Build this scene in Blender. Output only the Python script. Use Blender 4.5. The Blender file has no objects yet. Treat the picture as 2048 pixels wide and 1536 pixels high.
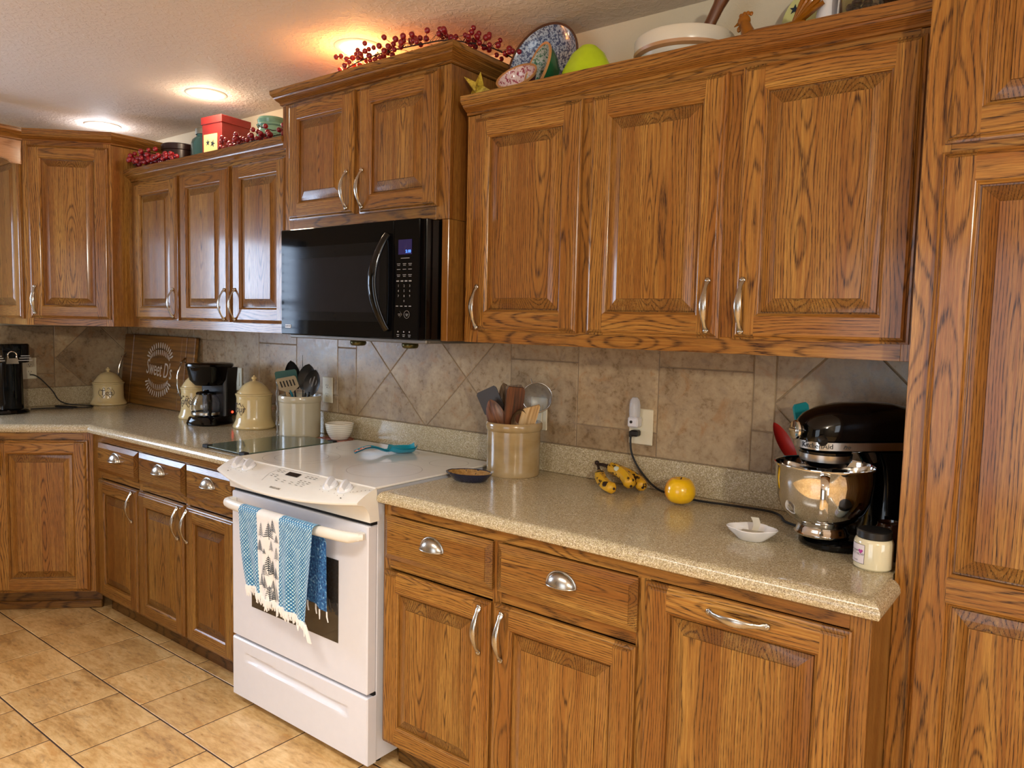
import bpy, math, random
from mathutils import Vector, Matrix
random.seed(7)
PI = math.pi
SC = bpy.context.scene
COL = SC.collection

# ------------------------------------------------------------------ camera
def basis(yaw, pitch, roll):
    y, p, r = map(math.radians, (yaw, pitch, roll))
    f = Vector((-math.sin(y)*math.cos(p), math.cos(y)*math.cos(p), -math.sin(p)))
    a = Vector((math.cos(y), math.sin(y), 0)); b = a.cross(f)
    return a*math.cos(r)+b*math.sin(r), b*math.cos(r)-a*math.sin(r), f
cam = bpy.data.objects.new('camera', bpy.data.cameras.new('camera'))
COL.objects.link(cam)
_r, _u, _f = basis(37.8078, 4.6312, 1.3378)
cam.matrix_world = Matrix(((_r.x, _u.x, -_f.x, 1.7343), (_r.y, _u.y, -_f.y, -2.2102), (_r.z, _u.z, -_f.z, 1.439), (0, 0, 0, 1)))
cam.data.sensor_width = 36; cam.data.sensor_fit = 'HORIZONTAL'
cam.data.lens = 1518.13*36/2048
cam.data.clip_start = .05
SC.camera = cam

# ------------------------------------------------------------------ world, exposure, lights
SC.view_settings.view_transform = 'Standard'
SC.view_settings.look = 'None'
SC.view_settings.gamma = 1
SC.view_settings.use_curve_mapping = False
SC.view_settings.exposure = 0.0
SC.cycles.use_denoising = True
SC.cycles.max_bounces = 8
SC.cycles.diffuse_bounces = 5
SC.cycles.glossy_bounces = 4
SC.cycles.transmission_bounces = 8
SC.cycles.sample_clamp_indirect = 6
SC.cycles.caustics_reflective = False
SC.cycles.caustics_refractive = False
w = bpy.data.worlds.new('world'); SC.world = w; w.use_nodes = True
wb = w.node_tree.nodes['Background']
wb.inputs[0].default_value = (.62, .78, 1, 1); wb.inputs[1].default_value = 1.0

def lin(c):
    if isinstance(c, str):
        c = [int(c[i:i+2], 16)/255 for i in (0, 2, 4)]
    return tuple((x/12.92 if x <= .04045 else ((x+.055)/1.055)**2.4) for x in c)
def light(kind, name, loc, power, col, size=.1, size_y=None, aim=None, spread=None):
    d = bpy.data.lights.new(name, kind); o = bpy.data.objects.new(name, d); COL.objects.link(o)
    d.energy = power; d.color = col; o.location = loc
    if kind == 'AREA':
        d.size = size
        if size_y: d.shape = 'RECTANGLE'; d.size_y = size_y
        else: d.shape = 'DISK'
        if spread: d.spread = math.radians(spread)
    elif kind in ('POINT', 'SPOT'): d.shadow_soft_size = size
    if aim is not None:
        o.rotation_euler = (Vector(aim)-Vector(loc)).to_track_quat('-Z', 'Y').to_euler()
    return o
CEIL = 2.415
XL = -2.93            # face of the left wall
light('AREA', 'sink_window_daylight', (XL-.11, -1.72, 1.55), 56, (.60, .76, 1), .96, .86, aim=(2, -1.72, 1.35))
light('AREA', 'unseen_back_daylight', (.9, -5.95, 1.15), 36, (.86, .93, 1), 2.3, 2.0, aim=(.9, 0, 1.1))  # daylight added at an unseen opening behind the camera
light('AREA', 'unseen_side_daylight', (4.55, -1.9, 1.5), 18, (.95, .96, 1), 1.3, 1.2, aim=(0, -1.9, 1.3))  # daylight added at an unseen opening in the right wall
light('POINT', 'dining_lamp', (3.55, -3.45, 2.12), 210, (1, .90, .75), .09)
light('AREA', 'added_ceiling_fill', (.55, -2.15, CEIL-.06), 36, (1, .95, .87), 1.25, .32, aim=(.55, -2.15, 0), spread=112)  # added out of view to brighten the counter tops from above
for _x, _y in ((-1.3, -2.9), (1.5, -3.6), (-.3, -4.2)):
    light('AREA', 'added_room_fill', (_x, _y, CEIL-.02), 12, (1, .86, .68), .15, aim=(_x, _y, 0), spread=120)  # unseen ceiling lamps added as fill light

# ------------------------------------------------------------------ node helpers
class NT:
    def __init__(s, name):
        s.m = bpy.data.materials.new(name); s.m.use_nodes = True
        s.t = s.m.node_tree; s.b = s.t.nodes['Principled BSDF']
    def n(s, typ, **k):
        o = s.t.nodes.new(typ)
        for a, v in k.items(): setattr(o, a, v)
        return o
    def put(s, sock, v):
        if v is None: return
        if hasattr(v, 'links') or isinstance(v, bpy.types.NodeSocket): s.t.links.new(v, sock)
        elif isinstance(v, (tuple, list)):
            n = len(sock.default_value)
            sock.default_value = tuple(v)+(1,)*(n-len(v))
        else: sock.default_value = v
    def math(s, op, a, b=None, c=None, clamp=False):
        o = s.n('ShaderNodeMath', operation=op, use_clamp=clamp)
        for i, v in enumerate((a, b, c)): s.put(o.inputs[i], v)
        return o.outputs[0]
    def vec(s, op, a, b=None, sc=None):
        o = s.n('ShaderNodeVectorMath', operation=op); s.put(o.inputs[0], a); s.put(o.inputs[1], b)
        if sc is not None: s.put(o.inputs['Scale'], sc)
        return o.outputs[0]
    def comb(s, x, y, z):
        o = s.n('ShaderNodeCombineXYZ')
        for i, v in enumerate((x, y, z)): s.put(o.inputs[i], v)
        return o.outputs[0]
    def sep(s, v):
        o = s.n('ShaderNodeSeparateXYZ'); s.put(o.inputs[0], v); return o.outputs
    def noise(s, v, scale=1, detail=2, rough=.5, dist=0):
        o = s.n('ShaderNodeTexNoise'); s.put(o.inputs['Vector'], v)
        o.inputs['Scale'].default_value = scale; o.inputs['Detail'].default_value = detail
        o.inputs['Roughness'].default_value = rough; o.inputs['Distortion'].default_value = dist
        return o.outputs[0]
    def vor(s, v, scale=1, feature='F1', out=0):
        o = s.n('ShaderNodeTexVoronoi', feature=feature); s.put(o.inputs['Vector'], v)
        o.inputs['Scale'].default_value = scale; return o.outputs[out]
    def rng(s, v, a, b, c=0, d=1, smooth=False):
        o = s.n('ShaderNodeMapRange', interpolation_type='SMOOTHSTEP' if smooth else 'LINEAR')
        for i, x in enumerate((v, a, b, c, d)): s.put(o.inputs[i], x)
        return o.outputs[0]
    def mix(s, f, a, b, mode='MIX'):
        o = s.n('ShaderNodeMix', data_type='RGBA', blend_type=mode)
        s.put(o.inputs[0], f); s.put(o.inputs[6], a); s.put(o.inputs[7], b); return o.outputs[2]
    def ramp(s, v, stops):
        o = s.n('ShaderNodeValToRGB'); s.put(o.inputs[0], v); e = o.color_ramp.elements
        while len(e) < len(stops): e.new(.5)
        for i, (p, c) in enumerate(stops): e[i].position = p; e[i].color = (*lin(c), 1)
        return o.outputs[0]
    def attr(s, name, out='Vector'):
        return s.n('ShaderNodeAttribute', attribute_name=name).outputs[out]
    def obj(s): return s.n('ShaderNodeTexCoord').outputs['Object']
    def bump(s, h, strength=.3, dist=.001):
        o = s.n('ShaderNodeBump'); o.inputs['Strength'].default_value = strength
        o.inputs['Distance'].default_value = dist; s.put(o.inputs['Height'], h); s.t.links.new(o.outputs[0], s.b.inputs['Normal'])
    def set(s, **k):
        names = dict(color='Base Color', rough='Roughness', metal='Metallic', spec='Specular IOR Level', trans='Transmission Weight',
                     ior='IOR', coat='Coat Weight', coatr='Coat Roughness', emit='Emission Color', es='Emission Strength', alpha='Alpha',
                     sss='Subsurface Weight', sheen='Sheen Weight', aniso='Anisotropic')
        for a, v in k.items(): s.put(s.b.inputs[names[a]], v)
        return s.m

def pbr(name, col, rough=.4, metal=0, var=.06, vscale=30, **k):
    t = NT(name); c = lin(col)
    nz = t.noise(t.obj(), vscale, 3)
    dark = tuple(x*(1-var*2) for x in c); lite = tuple(min(1, x*(1+var)) for x in c)
    t.set(color=t.mix(nz, dark, lite), rough=t.rng(nz, 0, 1, max(0.01, rough*.85), min(1, rough*1.15)), metal=metal, **k)
    return t.m
def emis(name, col, st):
    t = NT(name); return t.set(color=lin(col), emit=lin(col), es=st)

def oak_material(name='oak', lite='b58843', mid='875421', dark='351c0a'):
    t = NT(name)
    a, b, c = t.sep(t.attr('gc')); tint = t.attr('tint', 'Fac')
    w1 = t.noise(t.comb(t.math('MULTIPLY', a, 8), t.math('MULTIPLY', b, 8), t.math('MULTIPLY', c, 1.1)), 1, 3)
    w2 = t.noise(t.comb(0, 0, t.math('MULTIPLY', c, 2.1)), 1, 1)
    w3 = t.noise(t.comb(t.math('MULTIPLY', a, 60), t.math('MULTIPLY', b, 60), t.math('MULTIPLY', c, 5)), 1, 2)
    bb = t.math('ADD', b, t.math('MULTIPLY', t.math('SUBTRACT', w2, .5), .075))
    r = t.math('SQRT', t.math('ADD', t.math('MULTIPLY', a, a), t.math('MULTIPLY', bb, bb)))
    r = t.math('ADD', r, t.math('MULTIPLY', w1, .026)); r = t.math('ADD', r, t.math('MULTIPLY', w3, .0028))
    ph = t.math('MULTIPLY', r, 2*PI/.0058)
    s = t.math('MULTIPLY_ADD', t.math('SINE', ph), .5, .5)
    ring = t.math('POWER', s, 4.2)
    pores = t.noise(t.comb(t.math('MULTIPLY', a, 900), t.math('MULTIPLY', b, 900), t.math('MULTIPLY', c, 26)), 1, 2, .6)
    pore = t.rng(pores, .46, .58, 0, 1)
    streak = t.noise(t.comb(t.math('MULTIPLY', a, 210), t.math('MULTIPLY', b, 210), t.math('MULTIPLY', c, 4)), 1, 2)
    slow = t.noise(t.comb(t.math('MULTIPLY', a, 14), t.math('MULTIPLY', b, 14), t.math('MULTIPLY', c, 1)), 1, 2)
    dk = t.math('MULTIPLY', ring, t.math('MULTIPLY_ADD', pore, .6, .4))
    dk = t.math('ADD', t.math('MULTIPLY', dk, .84), t.math('MULTIPLY', pore, .27), clamp=True)
    base = t.mix(t.rng(slow, .3, .7), lin(lite), lin(mid))
    base = t.mix(t.rng(streak, .35, .68, 0, .8), base, lin(mid))
    col = t.mix(dk, base, lin(dark))
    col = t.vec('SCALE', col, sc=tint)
    t.bump(dk, .12, .0006)
    t.set(color=col, rough=t.rng(dk, 0, 1, .28, .42), spec=.2, coat=.35, coatr=.12)
    return t.m
OAK = oak_material()
OAK2 = oak_material('brightly_lit_oak', 'd0a27a', 'b98a60', '8a5c38')  # valance oak, bright light painted into the colour
VOID = pbr('shadow_gap_black', '100c0a', .8)

def stone_counter():
    t = NT('speckled_solid_surface'); o = t.obj()
    v = t.vor(o, 420, out=1); x = t.sep(v)[0]
    v2 = t.sep(t.vor(o, 700, out=1))[1]
    col = t.ramp(x, [(0, '96896c'), (.3, 'b2a583'), (.7, 'c2b693'), (.93, 'ded6c0')])
    col = t.mix(t.rng(v2, .86, .9), col, lin('6b5238'))
    col = t.mix(t.rng(t.noise(o, 5, 3), .3, .7, 0, .25), col, lin('a39478'))
    t.bump(x, .02, .0004)
    return t.set(color=col, rough=.17, spec=.5)
COUNTER = stone_counter()

def slate_tile(name, stops, rough, vein=None, sc=(1, 1, 1), bump=.25):
    t = NT(name); g = t.attr('gc'); tint = t.attr('tint', 'Fac')
    g2 = t.vec('MULTIPLY', g, sc)
    n1 = t.noise(g2, 6, 6, .62, .6); n2 = t.noise(g2, 45, 5, .65); n3 = t.noise(g2, 14, 4, .6, 1.2)
    f = t.math('ADD', t.math('MULTIPLY', n1, .6), t.math('MULTIPLY', n2, .4))
    col = t.ramp(f, stops)
    if vein: col = t.mix(t.rng(n3, .56, .7, 0, .62), col, lin(vein[0])); 
    if vein: col = t.mix(t.rng(n3, .42, .3, 0, .5), col, lin(vein[1]))
    col = t.mix(t.rng(n2, .62, .72, 0, .35), col, lin('4a3a28'))
    col = t.vec('SCALE', col, sc=tint)
    t.bump(n2, bump, .002)
    return t.set(color=col, rough=t.rng(n2, .3, .7, rough*.8, rough*1.25), spec=.4)
TILE = slate_tile('backsplash_tile', [(.33, '6f5a40'), (.47, '998467'), (.6, 'ae9a7a'), (.7, 'c0ab8b')], .3, ('987045', '7d6c5c'))
FTILE = slate_tile('floor_tile', [(.33, '8f6d43'), (.46, 'c19a63'), (.57, 'd8b681'), (.7, 'e6cb99')], .33, ('b9864a', '8f7250'), (.55, 1.6, 1), .18)
GROUT = pbr('dark_grout', '38251a', .8)
GROUT2 = pbr('tan_grout', '85735c', .8)

def plaster(name, col, sc, st, dist):
    t = NT(name); o = t.obj()
    h = t.rng(t.noise(o, sc, 4, .55, .8), .45, .62)
    t.bump(h, st, dist)
    return t.set(color=t.mix(t.noise(o, 1.5, 2), tuple(x*.96 for x in lin(col)), lin(col)), rough=.75, spec=.25)
CEILM = plaster('knockdown_ceiling', 'dbd2c8', 44, .5, .003)
WALLD = plaster('dimmed_wall_paint', '8d8272', 60, .2, .002)  # unseen walls, darkened to cut reflections and bounce light
WALLM = plaster('beige_wall_paint', 'd6cbb2', 60, .2, .002)

WHITE = pbr('white_enamel', 'd9dce6', .2, var=.02, spec=.5)
WHITE2 = pbr('white_plastic', 'e6e6e0', .35, var=.02)
GLASSTOP = pbr('white_ceramic_glass', 'e9e8e2', .09, var=.02, spec=.5)
BLACK = pbr('gloss_black', '060607', .07, var=.02, spec=.35)
BLACKM = pbr('black_plastic', '141414', .38)
NICKEL = pbr('brushed_nickel', 'b9b4aa', .27, 1)
CHROME = pbr('polished_steel', 'd9d9d8', .06, 1, var=.01)
STEELB = pbr('brushed_steel', 'c5c2bd', .25, 1)
GREYM = pbr('grey_vent_metal', '6d6962', .45, .4)
RUBBER = pbr('black_rubber', '101010', .6)

# ------------------------------------------------------------------ mesh collector
class Board:
    """Grain frame: A across, B through the thickness, C along the grain."""
    def __init__(s, A, B, C, cen=(0, 0, 0), spread=.07, ring=None, tint=None):
        s.A, s.B, s.C = Vector(A), Vector(B), Vector(C); s.c = Vector(cen)
        s.o = Vector((random.uniform(-spread, spread), random.uniform(.03, .10) if ring is None else ring, random.uniform(-40, 40)))
        s.t = random.uniform(.86, 1.1) if tint is None else tint
    def __call__(s, p):
        d = p-s.c
        return (d.dot(s.A)+s.o.x, d.dot(s.B)+s.o.y, d.dot(s.C)+s.o.z)
def VB(cen, **k): return Board((1, 0, 0), (0, 1, 0), (0, 0, 1), cen, **k)     # vertical grain
def HB(cen, **k): return Board((0, 0, 1), (0, 1, 0), (1, 0, 0), cen, **k)     # grain along x
def YB(cen, **k): return Board((1, 0, 0), (0, 0, 1), (0, 1, 0), cen, **k)     # grain along y
def SB(cen, **k): return Board((0, 1, 0), (1, 0, 0), (0, 0, 1), cen, **k)     # vertical grain, side panel

class M:
    def __init__(s):
        s.vs = []; s.key = {}; s.fs = []; s.ms = []; s.g = []; s.t = []; s.T = Matrix(); s.off = Vector((0, 0, 0)); s.tint = 1.0; s.grp = 0
    def vi(s, p):
        q = s.T @ Vector(p); k = (round(q.x, 5), round(q.y, 5), round(q.z, 5), s.grp)
        if k not in s.key: s.key[k] = len(s.vs); s.vs.append(q)
        return s.key[k]
    def face(s, pts, mat=0, board=None):
        ids = [s.vi(p) for p in pts]
        out = []; gg = []
        for i, p in zip(ids, pts):
            if out and out[-1] == i: continue
            out.append(i); v = Vector(p); gg.append(board(v) if board else tuple(v+s.off))
        if len(out) > 1 and out[0] == out[-1]: out.pop(); gg.pop()
        if len(set(out)) < 3 or len(set(out)) != len(out): return
        s.fs.append(out); s.ms.append(mat); s.g.append(gg); s.t.append(board.t if board else s.tint)
    def box(s, x0, x1, y0, y1, z0, z1, mat=0, board=None, c=0):
        s.grp += 1
        if c <= 0:
            P = lambda i, j, k: ((x0, x1)[i], (y0, y1)[j], (z0, z1)[k])
            for q in (((0,0,0),(1,0,0),(1,0,1),(0,0,1)), ((1,1,0),(0,1,0),(0,1,1),(1,1,1)), ((0,1,0),(0,0,0),(0,0,1),(0,1,1)),
                      ((1,0,0),(1,1,0),(1,1,1),(1,0,1)), ((0,0,1),(1,0,1),(1,1,1),(0,1,1)), ((0,1,0),(1,1,0),(1,0,0),(0,0,0))):
                s.face([P(*i) for i in q], mat, board)
            return
        c = min(c, (x1-x0)/2.01, (y1-y0)/2.01, (z1-z0)/2.01)
        lo = (x0, y0, z0); hi = (x1, y1, z1)
        def pt(sx, sy, sz, ax):
            r = []
            for i, sg in enumerate((sx, sy, sz)):
                v = hi[i] if sg > 0 else lo[i]
                if i != ax: v -= sg*c
                r.append(v)
            return tuple(r)
        S = (-1, 1)
        for ax in range(3):
            o = [i for i in range(3) if i != ax]
            for sg in S:
                ring = []
                for u, v in ((-1,-1),(1,-1),(1,1),(-1,1)):
                    t = [0, 0, 0]; t[ax] = sg; t[o[0]] = u; t[o[1]] = v; ring.append(pt(*t, ax))
                if (sg > 0) != (ax != 1): ring.reverse()
                s.face(ring, mat, board)
        for ax in range(3):      # edges
            o = [i for i in range(3) if i != ax]
            for u in S:
                for v in S:
                    q = []
                    for e, a2 in ((-1, o[0]), (-1, o[1]), (1, o[1]), (1, o[0])):
                        t = [0, 0, 0]; t[ax] = e; t[o[0]] = u; t[o[1]] = v; q.append(pt(*t, a2))
                    s.face(q, mat, board)
        for x in S:
            for y in S:
                for z in S: s.face([pt(x, y, z, 0), pt(x, y, z, 1), pt(x, y, z, 2)], mat, board)
    def grid(s, P, mat=0, cu=False, cv=False, board=None):
        nu, nv = len(P), len(P[0])
        for i in range(nu-(0 if cu else 1)):
            for j in range(nv-(0 if cv else 1)):
                a, b = P[i][j], P[(i+1) % nu][j]; c, d = P[(i+1) % nu][(j+1) % nv], P[i][(j+1) % nv]
                s.face([a, b, c, d], mat, board)
    def lathe(s, prof, seg=32, cen=(0, 0, 0), mat=0, sx=1, sy=1, a0=0, a1=None, fn=None):
        s.grp += 1; full = a1 is None; n = seg if full else seg+1
        P = []
        for k in range(n):
            a = a0+(2*PI*k/seg if full else (a1-a0)*k/seg)
            row = []
            for r, z in prof:
                rr = r if fn is None else fn(r, z, a)
                row.append((cen[0]+rr*sx*math.cos(a), cen[1]+rr*sy*math.sin(a), cen[2]+z))
            P.append(row)
        s.grid(P, mat, cu=full)
    def tube(s, path, rad, seg=10, mat=0, caps=True, ref=(0, 0, 1), closed=False, rv=None):
        s.grp += 1; path = [Vector(p) for p in path]; n = len(path); P = []
        ref = Vector(ref); up = None
        for i, p in enumerate(path):
            if closed: t = path[(i+1) % n]-path[i-1]
            else: t = path[min(i+1, n-1)]-path[max(i-1, 0)]
            t.normalize()
            if up is None:
                up = ref if abs(ref.dot(t)) < .95 else Vector((1, 0, 0))
            u = up.cross(t).normalized(); v = t.cross(u).normalized(); up = v
            ru = rad[i] if isinstance(rad, (list, tuple)) else rad
            rw = ru if rv is None else (rv[i] if isinstance(rv, (list, tuple)) else rv)
            P.append([tuple(p+u*(ru*math.cos(2*PI*k/seg))+v*(rw*math.sin(2*PI*k/seg))) for k in range(seg)])
        s.grid(P, mat, cu=closed, cv=True)
        if caps and not closed: s.face(P[0], mat); s.face(P[-1][::-1], mat)
    def sphere(s, c, r, mat=0, seg=12, rings=8, sx=1, sy=1, sz=1):
        s.lathe([(r*math.sin(PI*i/rings), -r*sz*math.cos(PI*i/rings)) for i in range(rings+1)], seg, c, mat, sx, sy)
    def prism(s, pts, y0, y1, mat=0, board=None):      # outline in xz, thickness along y
        s.grp += 1
        s.face([(x, y0, z) for x, z in pts], mat, board); s.face([(x, y1, z) for x, z in pts][::-1], mat, board)
        for i in range(len(pts)):
            a, b = pts[i], pts[(i+1) % len(pts)]
            s.face([(a[0], y0, a[1]), (a[0], y1, a[1]), (b[0], y1, b[1]), (b[0], y0, b[1])], mat, board)
    def add(s, mesh, fn, mat=0):
        s.grp += 1; V = [fn(v.co) for v in mesh.vertices]
        for p in mesh.polygons: s.face([V[i] for i in p.vertices], mat)
    def build(s, name, mats, parent=None, loc=None, angle=35, bevel=0):
        me = bpy.data.meshes.new(name); me.from_pydata([tuple(v) for v in s.vs], [], s.fs)
        if not isinstance(mats, (list, tuple)): mats = [mats]
        for m in mats: me.materials.append(m)
        me.polygons.foreach_set('material_index', s.ms)
        ga = me.attributes.new('gc', 'FLOAT_VECTOR', 'CORNER'); flat = [c for f in s.g for p in f for c in p]
        ga.data.foreach_set('vector', flat)
        ta = me.attributes.new('tint', 'FLOAT', 'FACE'); ta.data.foreach_set('value', s.t)
        me.update()
        import bmesh
        bm = bmesh.new(); bm.from_mesh(me); bmesh.ops.recalc_face_normals(bm, faces=bm.faces); bm.to_mesh(me); bm.free()
        me.shade_smooth(); me.set_sharp_from_angle(angle=math.radians(angle))
        o = bpy.data.objects.new(name, me); COL.objects.link(o)
        if parent: o.parent = parent
        if loc: o.location = loc
        return o

def tag(o, label=None, cat=None, group=None, kind=None):
    if label: o['label'] = label
    if cat: o['category'] = cat
    if group: o['group'] = group
    if kind: o['kind'] = kind
    return o
def thing(name, label, cat, loc=(0, 0, 0), rz=0, group=None):
    o = bpy.data.objects.new(name, None); COL.objects.link(o); o.empty_display_size = .05
    o.location = loc; o.rotation_euler = (0, 0, rz); return tag(o, label, cat, group)
def struct(m, name, mats, **k): return tag(m.build(name, mats, **k), kind='structure')
def copy_to(o, parent=None, loc=None, rot=None, name=None):
    c = o.copy(); COL.objects.link(c); c.parent = parent
    if loc is not None: c.location = loc
    if rot is not None: c.rotation_euler = rot
    if name: c.name = name
    return c
def text(body, size, fn, parent, mat, name='lettering', shear=0, extr=.0003, align='CENTER', spacing=1, res=3):
    cu = bpy.data.curves.new('t', 'FONT'); cu.body = body; cu.size = size; cu.shear = shear; cu.extrude = extr
    cu.align_x = align; cu.align_y = 'CENTER'; cu.space_character = spacing; cu.resolution_u = res
    to = bpy.data.objects.new('t', cu); COL.objects.link(to)
    me = bpy.data.meshes.new_from_object(to)
    bpy.data.objects.remove(to)
    m = M(); m.add(me, fn); bpy.data.meshes.remove(me); bpy.data.curves.remove(cu)
    return m.build(name, mat, parent)

# ------------------------------------------------------------------ joinery
OUT = [(0, 0), (0, -.0105), (.0045, -.0115), (.008, -.0145), (.0095, -.0178), (.012, -.0185), (.0145, -.020)]
INN = [(0, -.020), (.002, -.0192), (.0055, -.0145), (.008, -.0128), (.0085, -.0065)]
PAN = [(.0085, -.0065), (.0115, -.0062), (.0125, -.0085), (.020, -.0098), (.032, -.0130), (.044, -.0175), (.0445, -.0198)]
def door(x0, x1, z0, z1, st=.058, rails=None, tone=1):
    """Raised panel door, local origin at its lower left back corner."""
    m = M(); W = x1-x0; H = z1-z0; R = random.uniform
    ops = rails or [(st, H-st)]
    bl = VB((st/2, 0, H/2), tint=tone*R(.95, 1.1)); br = VB((W-st/2, 0, H/2), tint=tone*R(.95, 1.1))
    bt = HB((W/2, 0, H-st/2), tint=tone*R(.95, 1.1)); bb = HB((W/2, 0, st/2), tint=tone*R(.95, 1.1))
    for (d0, y0), (d1, y1) in zip(OUT, OUT[1:]):
        m.face([(d0, y0, d0), (d1, y1, d1), (d1, y1, H-d1), (d0, y0, H-d0)], 0, bl)
        m.face([(W-d1, y1, d1), (W-d0, y0, d0), (W-d0, y0, H-d0), (W-d1, y1, H-d1)], 0, br)
        for z0_, z1_, bd in ((d0, d1, bb), (H-d0, H-d1, bt)):
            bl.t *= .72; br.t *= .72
            m.face([(d0, y0, z0_), (st, y0, z0_), (st, y1, z1_), (d1, y1, z1_)], 0, bl)
            m.face([(st, y0, z0_), (W-st, y0, z0_), (W-st, y1, z1_), (st, y1, z1_)], 0, bd)
            m.face([(W-st, y0, z0_), (W-d0, y0, z0_), (W-d1, y1, z1_), (W-st, y1, z1_)], 0, br)
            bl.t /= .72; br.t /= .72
    d, y = OUT[-1]
    m.face([(d, y, d), (st, y, d), (st, y, H-d), (d, y, H-d)], 0, bl)
    m.face([(W-st, y, d), (W-d, y, d), (W-d, y, H-d), (W-st, y, H-d)], 0, br)
    edges = [d]+[e for o in ops for e in o]+[H-d]
    for k in range(0, len(edges), 2):
        bd = bb if k == 0 else (bt if k == len(edges)-2 else HB((W/2, 0, edges[k]), tint=tone*R(.95, 1.08)))
        m.face([(st, y, edges[k]), (W-st, y, edges[k]), (W-st, y, edges[k+1]), (st, y, edges[k+1])], 0, bd)
    for (za, zb) in ops:
        xa, xb = st, W-st
        for (e0, y0), (e1, y1) in zip(INN, INN[1:]):
            m.face([(xa+e0, y0, za+e0), (xa+e1, y1, za+e1), (xa+e1, y1, zb-e1), (xa+e0, y0, zb-e0)], 0, bl)
            m.face([(xb-e1, y1, za+e1), (xb-e0, y0, za+e0), (xb-e0, y0, zb-e0), (xb-e1, y1, zb-e1)], 0, br)
            m.face([(xa+e0, y0, za+e0), (xb-e0, y0, za+e0), (xb-e1, y1, za+e1), (xa+e1, y1, za+e1)], 0, bb)
            m.face([(xa+e0, y0, zb-e0), (xb-e0, y0, zb-e0), (xb-e1, y1, zb-e1), (xa+e1, y1, zb-e1)], 0, bt)
        f0, f1 = xa+.045, xb-.045
        n = max(1, round((f1-f0)/.1)); cuts = [f0]
        for k in range(1, n): cuts.append(f0+(f1-f0)*(k+R(-.25, .25))/n)
        cuts.append(f1)
        bds = []; pt = tone*R(.93, 1.04)
        for k in range(n):
            c = ((cuts[k]+cuts[k+1])/2, 0, (za+zb)/2)
            bds.append(VB(c, spread=.05, ring=R(.015, .07), tint=pt*R(.95, 1.05)))
        m.grp += 1
        for (e0, y0), (e1, y1) in zip(PAN, PAN[1:]):
            m.face([(xa+e0, y0, za+e0), (xa+e1, y1, za+e1), (xa+e1, y1, zb-e1), (xa+e0, y0, zb-e0)], 0, bds[0])
            m.face([(xb-e1, y1, za+e1), (xb-e0, y0, za+e0), (xb-e0, y0, zb-e0), (xb-e1, y1, zb-e1)], 0, bds[-1])
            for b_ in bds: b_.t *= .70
            for zz0, zz1 in ((za+e0, za+e1), (zb-e0, zb-e1)):
                for k in range(n):
                    u0 = xa+e0 if k == 0 else cuts[k]; v0 = xa+e1 if k == 0 else cuts[k]
                    u1 = xb-e0 if k == n-1 else cuts[k+1]; v1 = xb-e1 if k == n-1 else cuts[k+1]
                    m.face([(u0, y0, zz0), (u1, y0, zz0), (v1, y1, zz1), (v0, y1, zz1)], 0, bds[k])
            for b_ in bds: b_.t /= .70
        e, y = PAN[-1]
        for k in range(n):
            m.face([(cuts[k], y, za+e), (cuts[k+1], y, za+e), (cuts[k+1], y, zb-e), (cuts[k], y, zb-e)], 0, bds[k])
    m.face([(0, 0, 0), (0, 0, H), (W, 0, H), (W, 0, 0)], 0, bl)
    return m
def drawer_front(W, H, tone=1):
    m = M(); b = HB((W/2, 0, H/2), tint=tone*random.uniform(.92, 1.08), spread=.03, ring=random.uniform(.02, .06))
    pr = [(0, 0), (0, -.009), (.003, -.0105), (.019, -.0185), (.0195, -.020)]
    for (d0, y0), (d1, y1) in zip(pr, pr[1:]):
        a = [(d0, y0, d0), (W-d0, y0, d0), (W-d0, y0, H-d0), (d0, y0, H-d0)]; c = [(d1, y1, d1), (W-d1, y1, d1), (W-d1, y1, H-d1), (d1, y1, H-d1)]
        for i in range(4):
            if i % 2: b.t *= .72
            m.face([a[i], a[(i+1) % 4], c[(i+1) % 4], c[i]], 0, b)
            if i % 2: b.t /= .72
    m.face(c, 0, b); m.face([(0, 0, 0), (0, 0, H), (W, 0, H), (W, 0, 0)], 0, b)
    return m
def pull_mesh():
    m = M(); n = 22; L = .128; P = []; ru = []; rv = []
    for i in range(n+1):
        s = i/n; z = (s-.5)*L
        y = -.003-.027*math.sin(PI*s)**.9
        e = min(s, 1-s)
        wd = .0075 if e < .06 else (.0052 if e < .15 else .0052+.0040*math.sin(PI*(s-.15)/.7))
        P.append((0, y, z)); ru.append(wd); rv.append(.0026 if e > .1 else .0034)
    m.tube(P, ru, 10, ref=(0, 1, 0), rv=rv)
    for s in (-1, 1):
        m.sphere((0, -.003, s*L*.5), .0082, seg=14, rings=8, sy=.5)
        m.sphere((0, -.0065, s*L*.5), .0035, seg=10, rings=6, sy=.8)
    return m
def cup_mesh():
    m = M(); a, b, d = .042, .034, .024; n = 18; P = []
    for i in range(n+1):
        th = PI*i/n; row = []
        for j in range(9):
            ph = PI/2*j/8
            row.append((a*math.cos(th)*math.cos(ph*.999)+0, -d*math.sin(ph), b*math.sin(th)*math.cos(ph*.999)))
        P.append(row)
    # dome as a quarter ellipsoid, opening at the bottom
    P = []
    for i in range(n+1):
        u = PI*i/n; row = []
        for j in range(9):
            v = PI/2*j/8
            row.append((a*math.cos(u), -d*math.sin(u)*math.sin(v)-.001, b*math.sin(u)*math.cos(v)))
        P.append(row)
    m.grid(P)
    m.tube([(a*1.06*math.cos(PI*i/20), -.001, b*1.07*math.sin(PI*i/20)) for i in range(21)], .0025, 8)
    m.tube([(a*1.04*math.cos(PI*i/20), -d*1.03*math.sin(PI*i/20)-.001, 0) for i in range(21)], .0019, 8)
    return m
def _mesh(m, name, mat):
    o = m.build(name, mat); me = o.data; bpy.data.objects.remove(o); return me
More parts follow.
